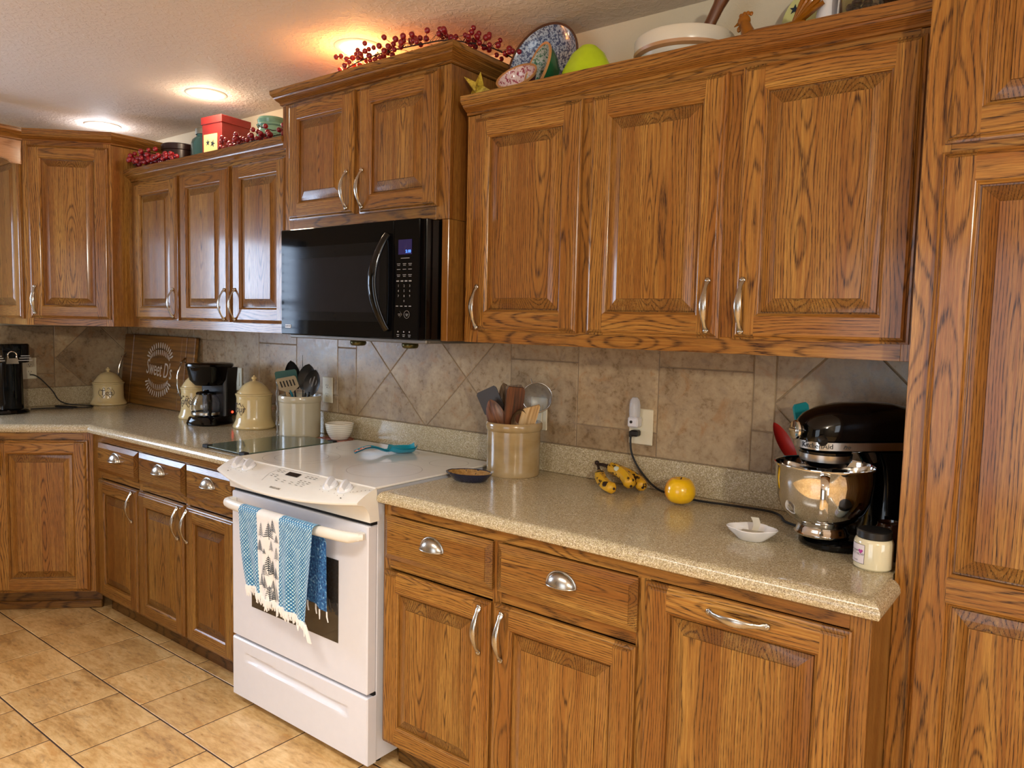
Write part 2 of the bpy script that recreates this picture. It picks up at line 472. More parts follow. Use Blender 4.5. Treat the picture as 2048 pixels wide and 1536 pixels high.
PULL = _mesh(pull_mesh(), 'pull_handle', NICKEL)
CUP = _mesh(cup_mesh(), 'cup_pull', NICKEL)
def handle(parent, x, z, kind='pull', rot=0, y=-.020):
    o = bpy.data.objects.new('handle', PULL if kind == 'pull' else CUP); COL.objects.link(o)
    o.parent = parent; o.location = (x, y, z); o.rotation_euler = (0, rot, 0); return o
def put_door(parent, x0, x1, z0, z1, y=0, hx=None, hz=None, hrot=0, **k):
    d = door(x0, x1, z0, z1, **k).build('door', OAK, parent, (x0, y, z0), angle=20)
    if hx is not None: handle(d, hx-x0, hz-z0, 'pull', hrot)
    return d
def put_drawer(parent, x0, x1, z0, z1, hx, hz, y=0, **k):
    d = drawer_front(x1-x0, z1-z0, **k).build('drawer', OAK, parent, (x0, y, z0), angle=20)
    handle(d, hx-x0, hz-z0, 'cup'); return d

def offset_path(P, d, closed=False):
    n = len(P); out = []
    for i in range(n):
        ns = []
        for a, b in ((i-1, i), (i, i+1)):
            if a < 0 or b >= n: continue
            t = (Vector(P[b])-Vector(P[a])).normalized(); ns.append(Vector((t.y, -t.x)))
        if len(ns) == 1: q = Vector(P[i])+ns[0]*d
        else:
            b = (ns[0]+ns[1]); q = Vector(P[i])+b*(d/(1+ns[0].dot(ns[1])))
        out.append((q.x, q.y))
    return out
def crown(m, path, z0, prof, tone=1):
    """prof: list of (outward, up)."""
    loops = [[(x, y, z0+u) for x, y in offset_path(path, o)] for o, u in prof]
    for i in range(len(path)-1):
        t = Vector((path[i+1][0]-path[i][0], path[i+1][1]-path[i][1], 0)).normalized()
        bd = Board((0, 0, 1), (t.y, -t.x, 0), t, ((path[i][0]+path[i+1][0])/2, (path[i][1]+path[i+1][1])/2, z0), tint=tone*random.uniform(.86, 1), spread=.03)
        for a, b in zip(loops, loops[1:]): m.face([a[i], a[i+1], b[i+1], b[i]], 0, bd)
    for e in (0, -1):
        bd = VB(loops[0][e]); m.face([l[e] for l in loops], 0, bd)
CR = [(0, -.002), (0, 0), (.006, .002), (.006, .008), (.010, .012), (.018, .016), (.026, .022), (.028, .027), (.032, .028), (.034, .031), (.039, .036), (.040, .054), (.030, .054), (.0, .054), (0, .03)]

def carcass(parent, W, H, D, stiles, rails, sides=True, tone=1, y0=0, top=None, zb=0):
    """Cabinet box with a face frame; front plane at y=0, depth towards +y."""
    m = M(); t = .019
    m.box(0, .018, t, D, zb, H, 0, SB((0, D/2, H/2), tint=tone*.95))
    m.box(W-.018, W, t, D, zb, H, 0, SB((W, D/2, H/2), tint=tone*1.0, ring=.02, spread=.02))
    m.box(.018, W-.018, t, D, zb, zb+.016, 0, HB((W/2, D/2, 0), tint=tone*.9))
    zt = H if top is None else top
    m.box(.018, W-.018, t, D, zt-.016, zt, 0, HB((W/2, D/2, H), tint=tone*.9))
    m.box(.018, W-.018, D-.006, D-.002, zb+.016, zt-.016, 0, VB((W/2, D, H/2)))
    for x0, x1, z0, z1 in stiles: m.box(x0, x1, 0, t, z0, z1, 0, VB(((x0+x1)/2, 0, (z0+z1)/2), tint=tone*random.uniform(.95, 1.05)), c=.0008)
    for x0, x1, z0, z1 in rails: m.box(x0, x1, 0.0002, t, z0, z1, 0, HB(((x0+x1)/2, 0, (z0+z1)/2), tint=tone*random.uniform(.95, 1.05)), c=.0005)
    return m.build('carcass', OAK, parent, angle=20)
#PART2
# ------------------------------------------------------------------ room shell
RX, RY = 4.6, -6.0
m = M(); m.box(XL-.12, RX+.12, 0, .12, 0, CEIL); struct(m, 'wall_back', WALLM)
m = M(); m.box(RX, RX+.12, RY, -2.55, 0, CEIL); m.box(RX, RX+.12, -1.25, 0, 0, CEIL); m.box(RX, RX+.12, -2.55, -1.25, 0, .9); m.box(RX, RX+.12, -2.55, -1.25, 2.1, CEIL)
struct(m, 'wall_right', WALLD)
m = M(); m.box(XL-.12, -.25, RY-.12, RY, 0, CEIL); m.box(2.05, RX+.12, RY-.12, RY, 0, CEIL); m.box(-.25, 2.05, RY-.12, RY, 2.12, CEIL)
struct(m, 'wall_front', WALLD)
wy0, wy1, wz0, wz1 = -2.22, -1.22, 1.1, 2.0
m = M(); m.box(XL-.12, XL, RY, wy0, 0, CEIL); m.box(XL-.12, XL, wy1, 0, 0, CEIL); m.box(XL-.12, XL, wy0, wy1, 0, wz0); m.box(XL-.12, XL, wy0, wy1, wz1, CEIL)
struct(m, 'wall_left', WALLM)
m = M(); m.box(XL-.12, RX+.12, RY-.12, .12, CEIL, CEIL+.1); struct(m, 'ceiling', CEILM)
# sink window: frame, mullions and glass
m = M(); f = .045
for a, b, c, d in ((wy0, wy1, wz0, wz0+f), (wy0, wy1, wz1-f, wz1), (wy0, wy0+f, wz0, wz1), (wy1-f, wy1, wz0, wz1), (wy0, wy1, 1.53, 1.56), ((wy0+wy1)/2-.015, (wy0+wy1)/2+.015, wz0, wz1)):
    m.box(XL-.09, XL-.05 if c != 1.53 else XL-.055, a, b, c, d, 0)
for k in range(13):
    z = wz0+.07+.065*k; m.face([(XL-.045, wy0+.01, z+.006), (XL-.045, wy1-.01, z+.006), (XL-.005, wy1-.01, z-.006), (XL-.005, wy0+.01, z-.006)], 0)
struct(m, 'window_1', WHITE)

# floor tiles, running bond
m = M(); P = .305; g = .0026
m.box(XL-.1, RX, RY, 0, -.03, -.0015, 1)
iy = 0; ytop = -.605+.302*2
for j in range(0, 20):
    y1 = ytop-.302*j; y0 = y1-.302
    if y1 < RY: break
    offx = -.98 + (0 if j % 2 == 0 else .152)
    k0 = math.floor((XL-offx)/P); 
    for k in range(k0, k0+26):
        x0 = offx+k*P; x1 = x0+P
        xa, xb, ya, yb = max(x0+g, XL), min(x1-g, RX), max(y0+g, RY), min(y1-g, 0)
        if xb-xa < .01 or yb-ya < .01: continue
        m.off = Vector((random.uniform(-20, 20), random.uniform(-20, 20), random.uniform(-5, 5))); m.tint = random.uniform(.92, 1.06)
        m.grp += 1; c = .0018
        t = [(xa+c, ya+c, 0), (xb-c, ya+c, 0), (xb-c, yb-c, 0), (xa+c, yb-c, 0)]; b = [(xa, ya, -.0015), (xb, ya, -.0015), (xb, yb, -.0015), (xa, yb, -.0015)]
        m.face(t, 0)
        for i in range(4): m.face([b[i], b[(i+1) % 4], t[(i+1) % 4], t[i]], 0)
struct(m, 'floor', [FTILE, GROUT])

# backsplash tiles (main wall + left wall)
def clip(poly, a, b, c):          # keep a*x+b*y<=c
    out = []
    for i in range(len(poly)):
        p, q = poly[i], poly[(i+1) % len(poly)]; dp = a*p[0]+b*p[1]-c; dq = a*q[0]+b*q[1]-c
        if dp <= 0: out.append(p)
        if dp*dq < 0:
            s = dp/(dp-dq); out.append((p[0]+(q[0]-p[0])*s, p[1]+(q[1]-p[1])*s))
    return out
def area(p): return abs(sum(p[i][0]*p[(i+1) % len(p)][1]-p[(i+1) % len(p)][0]*p[i][1] for i in range(len(p)))/2)
def tile(m, poly, fn, tint=None):
    poly = [p for p in poly]
    if len(poly) < 3 or area(poly) < .0004: return
    cx = sum(p[0] for p in poly)/len(poly); cy = sum(p[1] for p in poly)/len(poly)
    s = area(poly)
    if sum((poly[(i+1) % len(poly)][0]-poly[i][0])*(poly[(i+1) % len(poly)][1]+poly[i][1]) for i in range(len(poly))) < 0: poly = poly[::-1]
    def inset(d):   # poly is clockwise here
        n = len(poly); out = []
        for i in range(n):
            p0, p1, p2 = Vector(poly[i-1]), Vector(poly[i]), Vector(poly[(i+1) % n])
            t0 = (p1-p0).normalized(); t1 = (p2-p1).normalized(); n0 = Vector((t0.y, -t0.x)); n1 = Vector((t1.y, -t1.x))
            q = p1+(n0+n1)*(d/max(.3, 1+n0.dot(n1))); out.append((q.x, q.y))
        return out
    m.off = Vector((random.uniform(-20, 20), random.uniform(-20, 20), random.uniform(-5, 5))); m.tint = random.uniform(.9, 1.08) if tint is None else tint
    m.grp += 1; a = inset(.0014); b = inset(.0034)
    m.face([fn(x, z, .0) for x, z in b], 0)
    for i in range(len(a)):
        j = (i+1) % len(a); m.face([fn(*a[i], -.0018), fn(*a[j], -.0018), fn(*b[j], 0), fn(*b[i], 0)], 0)
def rect(x0, x1, z0, z1): return [(x0, z0), (x0, z1), (x1, z1), (x1, z0)]
def diamonds(m, fn, x0, x1, z0, z1, cx, cz, s=.4243, flip=False):
    h = s/2
    for i in range(-6, 7):
        for j in range(-4, 5):
            if (i+j) % 2: continue
            c = (cx+i*h, cz+j*h)
            p = [(c[0]-h, c[1]), (c[0], c[1]+h), (c[0]+h, c[1]), (c[0], c[1]-h)]
            for A in ((-1, 0, -x0), (1, 0, x1), (0, -1, -z0), (0, 1, z1)):
                p = clip(p, *A)
                if len(p) < 3: break
            if len(p) >= 3: tile(m, p, fn)
ZB, ZT = 1.015, 1.42
fy = lambda x, z, d: (x, -.009-d, z)
m = M(); m.box(XL, 1.41, -.0072, 0, 1.0, ZT, 1)
diamonds(m, fy, -.838, .019, ZB, ZT, -.41, 1.222)
tile(m, rect(-.963, -.838, ZB, 1.31), fy, 1.02); tile(m, rect(-.963, -.838, 1.31, ZT), fy)
tile(m, rect(-1.262, -.963, 1.094, ZT), fy); tile(m, rect(-1.262, -.963, ZB, 1.094), fy)
tile(m, rect(-1.565, -1.262, ZB, 1.31), fy); tile(m, rect(-1.565, -1.262, 1.31, ZT), fy)
tile(m, rect(-1.868, -1.565, 1.094, ZT), fy); tile(m, rect(-1.868, -1.565, ZB, 1.094), fy)
tile(m, rect(-2.17, -1.868, ZB, 1.31), fy); tile(m, rect(-2.17, -1.868, 1.31, ZT), fy)
diamonds(m, fy, XL+.009, -2.17, ZB, ZT, -2.55, 1.222)
tile(m, rect(.019, .313, ZB, 1.307), fy); tile(m, rect(.019, .313, 1.307, ZT), fy)
tile(m, rect(.313, .619, 1.094, ZT), fy); tile(m, rect(.313, .619, ZB, 1.094), fy, 1.04)
tile(m, rect(.619, .928, ZB, 1.309), fy); tile(m, rect(.619, .928, 1.309, ZT), fy)
tile(m, rect(.928, .995, 1.137, ZT), fy); tile(m, rect(.928, .995, ZB, 1.137), fy)
diamonds(m, fy, .995, 1.41, ZB, ZT, 1.205, 1.222+.0)
struct(m, 'wall_back_tiles', [TILE, GROUT2])
fx = lambda y, z, d: (XL+.009+d, y, z)
m = M(); m.box(XL, XL+.0072, -1.2, 0, 1.0, 1.36, 1)
diamonds(m, fx, -.418, -.009, ZB, 1.36, -.2, 1.18)
tile(m, rect(-.73, -.42, 1.094, 1.36), fx); tile(m, rect(-.73, -.42, ZB, 1.094), fx)
tile(m, rect(-1.04, -.73, ZB, 1.30), fx); tile(m, rect(-1.2, -1.04, ZB, 1.30), fx)
struct(m, 'wall_left_tiles', [TILE, GROUT2])

# ------------------------------------------------------------------ countertops and splash
BN = [(.022, .8745), (.010, .8755), (.003, .8795), (.0, .887), (.0012, .896), (.005, .9035), (.011, .9095), (.019, .9130), (.026, .914), (.040, .914)]
def counter(path, back, name, label):
    m = M(); loops = [[(x, y, z) for x, y in offset_path(path, -d)] for d, z in BN]
    m.grp += 1
    m.grid(loops, 0)
    m.face([p for p in loops[-1]]+[(x, y, .914) for x, y in back], 0)
    m.face([p for p in loops[0]]+[(x, y, .8745) for x, y in back], 0)
    for e, bk in ((0, back[-1]), (-1, back[0])):
        m.face([l[e] for l in loops]+[(bk[0], bk[1], .914), (bk[0], bk[1], .8745)], 0)
    n = len(back)
    for i in range(n-1): m.face([(*back[i], .8745), (*back[i+1], .8745), (*back[i+1], .914), (*back[i], .914)], 0)
    return tag(m.build(name, COUNTER, angle=30), label, 'countertop')
XF = XL+.645
counter([(XF, -3.2), (XF, -.645-(-1.99-XF)), (-1.99, -.645), (-.765, -.645)], [(-.765, -.001), (XL+.001, -.001), (XL+.001, -3.2)], 'countertop',
        'beige speckled countertop bending round the corner left of the white range')
counter([(.003, -.03), (.003, -.645), (1.431, -.645), (1.431, -.458)], [(1.409, -.458), (1.409, -.001), (.003, -.001)], 'countertop',
        'beige speckled countertop running from the white range to the tall pantry')
m = M(); m.box(XL+.0005, 1.409, -.021, -.0005, .9145, 1.0148, 0, c=.0015); m.box(-.7645, .0025, -.058, -.0212, .875, .9145, 0)
tag(m.build('backsplash_curb', COUNTER), 'low beige speckled curb along the foot of the tiled wall behind the counters', 'backsplash')
m = M(); m.box(XL+.0005, XL+.021, -2.9, -.0212, .9145, 1.0148, 0, c=.0015)
tag(m.build('backsplash_curb', COUNTER), 'low beige speckled curb on the left wall behind the black tall appliance', 'backsplash')

# ------------------------------------------------------------------ upper cabinets
def local(t, y):    # world x -> local for cabinets whose empty sits at x=X0
    return lambda a: a-t
Z0 = 1.372
# right group
X0, X1 = .0675, 1.408
t = thing('wall_cabinet', 'long oak wall cabinet with three raised panel doors right of the microwave', 'cabinet', (X0, -.325, Z0))
L = lambda x: x-X0
H = 2.10-Z0; W = X1-X0
carcass(t, W, H+.02, .32, [(0, L(.125), 0, H), (L(.50), L(.557), .042, H-.03), (L(.935), L(.995), .042, H-.03), (L(1.375), W, 0, H)],
        [(L(.125), L(1.375), 0, .042), (L(.125), L(1.375), H-.03, H)], top=H+.012)
put_door(t, L(.106), L(.513), .040, H-.018, hx=L(.135), hz=.114)
put_door(t, L(.545), L(.948), .038, H-.02, hx=L(.919), hz=.122)
put_door(t, L(.985), L(1.391), .038, H-.018, hx=L(1.011), hz=.122)
m = M(); crown(m, [(0, 0), (W, 0)], H-.002, CR); m.build('crown_molding', OAK, t, angle=25)
# left group
X0, X1 = -2.188, -.877
t = thing('wall_cabinet', 'oak wall cabinet with three doors between the corner cabinet and the microwave', 'cabinet', (X0, -.325, Z0))
W = X1-X0
carcass(t, W, H+.02, .32, [(0, L(-2.12), 0, H), (L(-1.74), L(-1.69), .042, H-.03), (L(-1.31), L(-1.255), .042, H-.03), (L(-.90), W, 0, H)],
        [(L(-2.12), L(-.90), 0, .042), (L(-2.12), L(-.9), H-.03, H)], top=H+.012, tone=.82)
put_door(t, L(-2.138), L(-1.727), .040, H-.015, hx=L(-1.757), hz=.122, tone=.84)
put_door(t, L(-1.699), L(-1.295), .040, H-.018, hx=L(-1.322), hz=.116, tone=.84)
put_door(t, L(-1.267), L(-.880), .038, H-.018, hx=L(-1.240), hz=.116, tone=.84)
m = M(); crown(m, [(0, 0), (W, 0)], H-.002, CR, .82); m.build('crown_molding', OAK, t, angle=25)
# cabinet over the microwave
X0, X1 = -.852, .024; YO = -.362; ZO = 1.772; HO = 2.266-ZO
t = thing('range_cabinet', 'taller two door oak cabinet standing out above the black microwave', 'cabinet', (X0, YO, ZO))
W = X1-X0
carcass(t, W, HO+.02, .355, [(0, L(-.80), 0, HO), (L(-.445), L(-.388), .05, HO-.02), (L(-.035), W, 0, HO)], [(L(-.80), L(-.035), 0, .05), (L(-.80), L(-.035), HO-.02, HO)], top=HO+.012, tone=.92)
put_door(t, L(-.815), L(-.432), .045, HO-.012, hx=L(-.464), hz=.131, tone=.9)
put_door(t, L(-.402), L(-.020), .043, HO-.014, hx=L(-.380), hz=.128, tone=.9)
m = M(); crown(m, [(L(-.877), 0), (W, 0), (W, .355)], HO-.002, [(o*1.42, u*.85) for o, u in CR], .92); m.build('crown_molding', OAK, t, angle=25)
m = M(); m.box(W-.03, W, 0, .352, Z0-ZO, -.0005, 0, SB((W, .17, -.2), ring=.02, spread=.02), c=.002)
m.build('side_panel', OAK, t, angle=20)
m = M(); m.box(0, .08, 0, .352, Z0-ZO, -.0005, 0, SB((0, .17, -.2)), c=.002)
m.build('side_panel', OAK, t, angle=20)
m = M(); m.box(L(-.876), -.006, .004, .02, .33, HO-.002, 0, VB((0, 0, .4)), c=.001); m.build('filler_strip', OAK, t, angle=20)
# filler between
m = M(); m.box(.0265, .0665, -.274, -.26, Z0, 2.10, 0, VB((.045, 0, 1.7)))
tag(m.build('filler_strip', OAK), 'narrow recessed oak strip between the microwave cabinet and the long wall cabinet', 'trim strip')
# diagonal corner wall cabinet
ax, ay, bx, by = -2.479, -.709, -2.190, -.420
t = thing('corner_cabinet', 'tall diagonal oak corner wall cabinet with one door, left of the three door one', 'cabinet', (ax, ay, Z0), math.atan2(by-ay, bx-ax))
W = math.hypot(bx-ax, by-ay); HC = 2.266-Z0
m = M()
R4 = Matrix.Rotation(-math.atan2(by-ay, bx-ax), 4, 'Z')
def tl(x, y, z): v = R4 @ Vector((x-ax, y-ay, 0)); return (v.x, v.y, z)
poly = [(ax, ay), (bx, by), (bx, -.0015), (XL+.0015, -.0015), (XL+.0015, ay)]
for i in range(1, 5):
    p, q = poly[i], poly[(i+1) % 5]; d = Vector((q[0]-p[0], q[1]-p[1], 0)).normalized()
    dl = (R4 @ d.to_4d()).to_3d() if False else (R4.to_3x3() @ d)
    bd = Board(dl, dl.cross(Vector((0, 0, 1))), (0, 0, 1), tl((p[0]+q[0])/2, (p[1]+q[1])/2, HC/2), ring=.03, tint=.98)
    m.face([tl(*p, 0), tl(*q, 0), tl(*q, HC+.01), tl(*p, HC+.01)], 0, bd)
m.face([tl(*p, 0) for p in poly], 0, HB((0, 0, 0), tint=.85)); m.face([tl(*p, HC+.01) for p in poly], 0, HB((0, 0, 0), tint=.85))
m.face([(0, 0, 0), (W, 0, 0), (W, 0, HC+.01), (0, 0, HC+.01)], 0, VB((0, 0, .4)))
m.box(0, .035, -.004, -.0005, 0, HC, 0, VB((.02, 0, .4)), c=.0008); m.box(W-.035, W, -.004, -.0005, 0, HC, 0, VB((W, 0, .4)), c=.0008)
m.box(.035, W-.035, -.0038, -.0005, 0, .04, 0, HB((W/2, 0, 0)), c=.0005); m.box(.035, W-.035, -.0038, -.0005, HC-.035, HC, 0, HB((W/2, 0, HC)), c=.0005)
m.build('carcass', OAK, t, angle=20)
put_door(t, .022, W-.012, .034, HC-.020, y=-.004, hx=.050, hz=.125, tone=.95)
m = M(); crown(m, [tl(-2.479, -1.3, 0)[:2], (0, 0), (W, 0), tl(bx, -.0015, 0)[:2]], HC-.002, CR); m.build('crown_molding', OAK, t, angle=25)
sd = door(0, .42, 0, HC-.06).build('side_panel', OAK, t, (0, 0, 0), angle=20)
sd.matrix_parent_inverse = Matrix(); sd.location = tl(ax-.435, ay-.0005, .03); sd.rotation_euler = (0, 0, -math.atan2(by-ay, bx-ax))
# valance towards the sink window
m = M(); bd = Board((0, 0, 1), (1, 0, 0), (0, 1, 0), (0, -1.1, 2.2), tint=1)
pts = [(ay-.003, 2.262), (ay-.003, 2.152), (ay-.045, 2.152)]+[(ay-.06-(1.35)*k/14, 2.165+.05*math.sin(PI*k/14)**.5) for k in range(15)]+[(ay-1.5, 2.152), (ay-1.5, 2.262)]
xv0, xv1 = -2.482, -2.500
m.face([(xv0, y, z) for y, z in pts], 0, bd); m.face([(xv1, y, z) for y, z in pts], 0, bd)
for i in range(len(pts)):
    a, b = pts[i], pts[(i+1) % len(pts)]; m.face([(xv0, *a), (xv1, *a), (xv1, *b), (xv0, *b)], 0, bd)
tag(m.build('window_valance', OAK2, angle=20), 'scalloped oak valance with bright light in its colour at the top left joining the corner cabinet', 'valance')

# ------------------------------------------------------------------ base cabinets
ZB0, ZBT = .105, .874
def base_box(t, W, D, stiles, rails, tone=1, kick=True, z1=ZBT):
    carcass(t, W, z1, D, stiles, rails, tone=tone, zb=ZB0-.002)
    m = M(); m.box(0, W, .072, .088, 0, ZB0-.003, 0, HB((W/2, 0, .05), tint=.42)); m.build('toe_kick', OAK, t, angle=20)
X0, X1 = .006, 1.4118
t = thing('base_cabinet', 'oak base cabinet right of the range with two drawers, two doors and a bin pull-out', 'cabinet', (X0, -.614, 0))
W = X1-X0
base_box(t, W, .59, [(0, L(.035), ZB0, ZBT), (L(.445), L(.476), ZB0, .84), (L(.892), L(.926), ZB0, .84), (L(1.37), W, ZB0, ZBT)],
         [(L(.035), L(1.37), .84, ZBT), (L(.035), L(.445), .672, .702), (L(.476), L(.892), .672, .702), (L(.035), L(.445), ZB0, .125), (L(.476), L(.892), ZB0, .125), (L(.926), L(1.37), ZB0, .125)], tone=.9)
put_drawer(t, L(.020), L(.449), .704, .838, L(.230), .772, tone=.9)
put_drawer(t, L(.469), L(.898), .704, .838, L(.685), .773, tone=.9)
put_door(t, L(.020), L(.448), .112, .667, hx=L(.415), hz=.583, tone=.9)
put_door(t, L(.460), L(.898), .112, .669, hx=L(.494), hz=.583, tone=.9)
put_door(t, L(.919), L(1.377), .112, .838, hx=L(1.147), hz=.808, hrot=PI/2, tone=.9)
X0, X1 = -2.003, -.770
t = thing('base_cabinet', 'oak base cabinet left of the range with three drawers over three doors', 'cabinet', (X0, -.614, 0))
W = X1-X0
base_box(t, W, .59, [(0, L(-1.915), ZB0, ZBT), (L(-1.56), L(-1.53), ZB0, .84), (L(-1.17), L(-1.14), ZB0, .84), (L(-.82), W, ZB0, ZBT)],
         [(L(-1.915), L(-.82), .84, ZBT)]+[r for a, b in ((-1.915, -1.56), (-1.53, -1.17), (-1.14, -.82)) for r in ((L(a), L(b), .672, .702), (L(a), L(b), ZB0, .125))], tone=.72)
for a, b in ((-1.930, -1.550), (-1.541, -1.158), (-1.148, -.793)):
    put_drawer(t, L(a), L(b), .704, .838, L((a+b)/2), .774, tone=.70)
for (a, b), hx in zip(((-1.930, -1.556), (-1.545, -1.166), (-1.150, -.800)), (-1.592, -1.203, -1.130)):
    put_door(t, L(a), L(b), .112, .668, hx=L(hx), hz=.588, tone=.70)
# diagonal corner base
cx0, cy0 = -2.003, -.614; dl = .62
t = thing('corner_base_cabinet', 'diagonal oak base cabinet with one door under the bend of the counter', 'cabinet', (cx0-dl*math.sqrt(.5), cy0-dl*math.sqrt(.5), 0), PI/4)
m = M(); W = dl
m.box(0, .20, 0, .019, ZB0, ZBT-.0005, 0, VB((.1, 0, .5)), c=.0008); m.box(W-.045, W, 0, .019, ZB0, ZBT-.0005, 0, VB((W, 0, .5)), c=.0008)
m.box(.2, W-.045, .0002, .019, .84, ZBT-.0005, 0, HB((W/2, 0, .85)), c=.0005); m.box(.2, W-.045, .0002, .019, ZB0, .125, 0, HB((W/2, 0, .12)), c=.0005)
m.box(.2, W-.045, .012, .019, .125, .84, 0, VB((W/2, 0, .5)))
m.build('face_frame', OAK, t, angle=20)
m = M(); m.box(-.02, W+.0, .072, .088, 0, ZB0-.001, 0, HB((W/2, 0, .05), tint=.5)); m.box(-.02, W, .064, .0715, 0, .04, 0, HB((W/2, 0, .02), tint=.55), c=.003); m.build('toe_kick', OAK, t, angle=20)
put_door(t, .182, W-.022, .112, .838, hx=.212, hz=.745)
# pantry
X0 = 1.4125
t = thing('pantry_cabinet', 'floor to ceiling oak pantry cabinet at the right edge of the room', 'cabinet', (X0, -.43, 0))
W = .80; HP = 2.40
carcass(t, W, HP, .425, [(0, .052, .1, HP), (.74, W, .1, HP)], [(.052, .74, 1.79, 1.826), (.052, .74, .1, .14), (.052, .74, 2.36, HP)], tone=1.05, zb=.098)
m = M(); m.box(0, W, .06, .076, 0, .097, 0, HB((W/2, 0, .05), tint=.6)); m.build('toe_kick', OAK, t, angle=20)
put_door(t, .041, .752, 1.819, 2.37, st=.062, tone=1.02)
put_door(t, .038, .752, .11, 1.802, st=.062, tone=1.02, rails=[(.062, .775), (.826, 1.63)])
#PART3
# ------------------------------------------------------------------ range
t = thing('range_oven', 'white slide-in electric range with glass cooktop and a towel on its handle', 'range', (0, 0, 0))
m = M(); m.box(-.752, -.010, -.628, -.064, .032, .9135, 0, c=.002)
m.build('body', WHITE, t)
for x in (-.70, -.06):
    for y in (-.58, -.12): m = M(); m.lathe([(0, .0), (.016, 0), (.016, .006), (.008, .008), (.008, .0315), (0, .0315)], 12, (x, y, 0)); m.build('levelling_foot', BLACKM, t)
m = M(); m.box(-.762, .0005, -.648, -.066, .9155, .9235, 0, c=.003); m.build('cooktop', GLASSTOP, t)
RING = pbr('burner_ring_grey', 'a9a79e', .2)
m = M()
def ring(cx, cy, r, wd=.0014):
    a = [(cx+(r-wd)*math.cos(k*PI/32), cy+(r-wd)*math.sin(k*PI/32), .9237) for k in range(64)]; b = [(cx+r*math.cos(k*PI/32), cy+r*math.sin(k*PI/32), .9237) for k in range(64)]
    for k in range(64): m.face([a[k], a[(k+1) % 64], b[(k+1) % 64], b[k]])
for c in ((-.583, -.485, .140), (-.583, -.485, .098), (-.19, -.435, .130), (-.60, -.20, .085), (-.115, -.19, .072), (-.38, -.16, .06)): ring(*c)
m.build('burner_rings', RING, t)
# sloping control panel with bowed front lip
def lipy(x): s = (x+.381)/.381; return -.716-.052*(1-s*s)
m = M(); n = 30; top = []; lip = []; und = []; bot = []
for i in range(n+1):
    x = -.762+.7625*i/n; y = lipy(x); zz = lambda y: .9215+(y+.642)*.42
    yy0, yy1 = -.642, y
    top.append([(x, yy0+(yy1-yy0)*k/5, zz(yy0+(yy1-yy0)*k/5)+.004*math.sin(PI*min(1, k/5))) for k in range(6)])
    e = top[-1][-1]
    top[-1] += [(x, y-.004, e[2]-.004), (x, y-.003, e[2]-.009), (x, y+.002, e[2]-.012)]
    y0 = y+.006; z0 = e[2]-.013; y2 = -.668; z2 = .8165
    top[-1] += [(x, y0, z0)]+[(x, y0+(y2-y0)*(1-math.cos(PI/2*k/6)) if False else y0+(y2-y0)*math.sin(PI/2*k/6), z0+(z2-z0)*(1-math.cos(PI/2*k/6))) for k in range(1, 7)]+[(x, -.64, z2), (x, -.63, z2)]
m.grid(top)
for e in (0, -1): m.face(top[e])
m.build('control_panel', WHITE2, t, angle=28)
def onp(x, y, dz=0): return (x, y, .9215+(y+.642)*.42+.0045*math.sin(PI*min(1, max(0, (y+.642)/(lipy(x)+.642))))+dz)
nrm = Vector((0, -.387, .922)).normalized()
for kx in (-.683, -.619, -.170, -.099):
    m = M(); c = Vector(onp(kx, -.682, .0)); m.T = Matrix.Translation(c) @ Vector((0, 0, 1)).rotation_difference(nrm).to_matrix().to_4x4() @ Matrix.Rotation(.45, 4, 'Z')
    m.lathe([(0, .0), (.0255, 0), (.026, .003), (.0235, .006), (.022, .009), (0, .0095)], 28)
    P = []
    for i in range(9):
        u = -.024+.048*i/8; hgt = .019*(1-(u/.026)**4*.35); P.append([(-.0085, u, .006), (-.0065, u, .008+hgt*.6), (-.004, u, .008+hgt*.95), (.004, u, .008+hgt*.95), (.0065, u, .008+hgt*.6), (.0085, u, .006)])
    m.grid(P); m.face(P[0]); m.face(P[-1])
    m.build('knob', pbr('knob_white', 'dfe3ea', .25, var=.01) if kx == -.683 else bpy.data.materials['knob_white'], t)
m = M(); INK = pbr('panel_grey_ink', '8f8a80', .5)
def strip(a, b, wd=.0012, mat=0):
    a, b = Vector(a), Vector(b); d = (b-a).normalized(); s = d.cross(nrm)*wd/2; u = nrm*.0006
    m.face([tuple(a+s+u), tuple(b+s+u), tuple(b-s+u), tuple(a-s+u)], mat)
def quadp(x0, x1, y0, y1, mat, up=.0012):
    m.face([onp(x0, y0, up), onp(x1, y0, up), onp(x1, y1, up), onp(x0, y1, up)], mat)
quadp(-.413, -.347, -.681, -.660, 0); m.build('clock_display', pbr('dark_display', '1a1712', .15), t); m = M()
strip(onp(-.475, -.650), onp(-.27, -.648)); strip(onp(-.475, -.650), onp(-.487, -.690)); strip(onp(-.487, -.69), onp(-.475, -.728))
for gx in (-.47, -.447, -.318, -.296, -.274):
    for gy in (-.664, -.672, -.692, -.700): quadp(gx, gx+.013, gy, gy+.0025, 0)
for gx in (-.42, -.385, -.345, -.312, -.285):
    for gy in (-.708, -.716): quadp(gx, gx+.014, gy, gy+.002, 0)
for kx in (-.683, -.619, -.170, -.099):
    for a in range(7):
        an = PI*(.1+a/5.2); quadp(kx+.036*math.cos(an)-.0015, kx+.036*math.cos(an)+.0015, -.682-.034*math.sin(an), -.680-.034*math.sin(an), 0)
for x, y in ((-.69, -.722), (-.075, -.722)): quadp(x-.003, x+.003, y, y+.003, 1)
for a in range(5): quadp(-.03-.012*a+.02, -.027-.012*a+.02, -.665-.006*a, -.662-.006*a, 0)
tag(m.build('panel_markings', [INK, BLACKM], t), kind='stuff')
text('FRIGIDAIRE', .011, lambda c: onp(-.375+c.x, -.747+c.y*.92, .0012+c.z), t, INK)
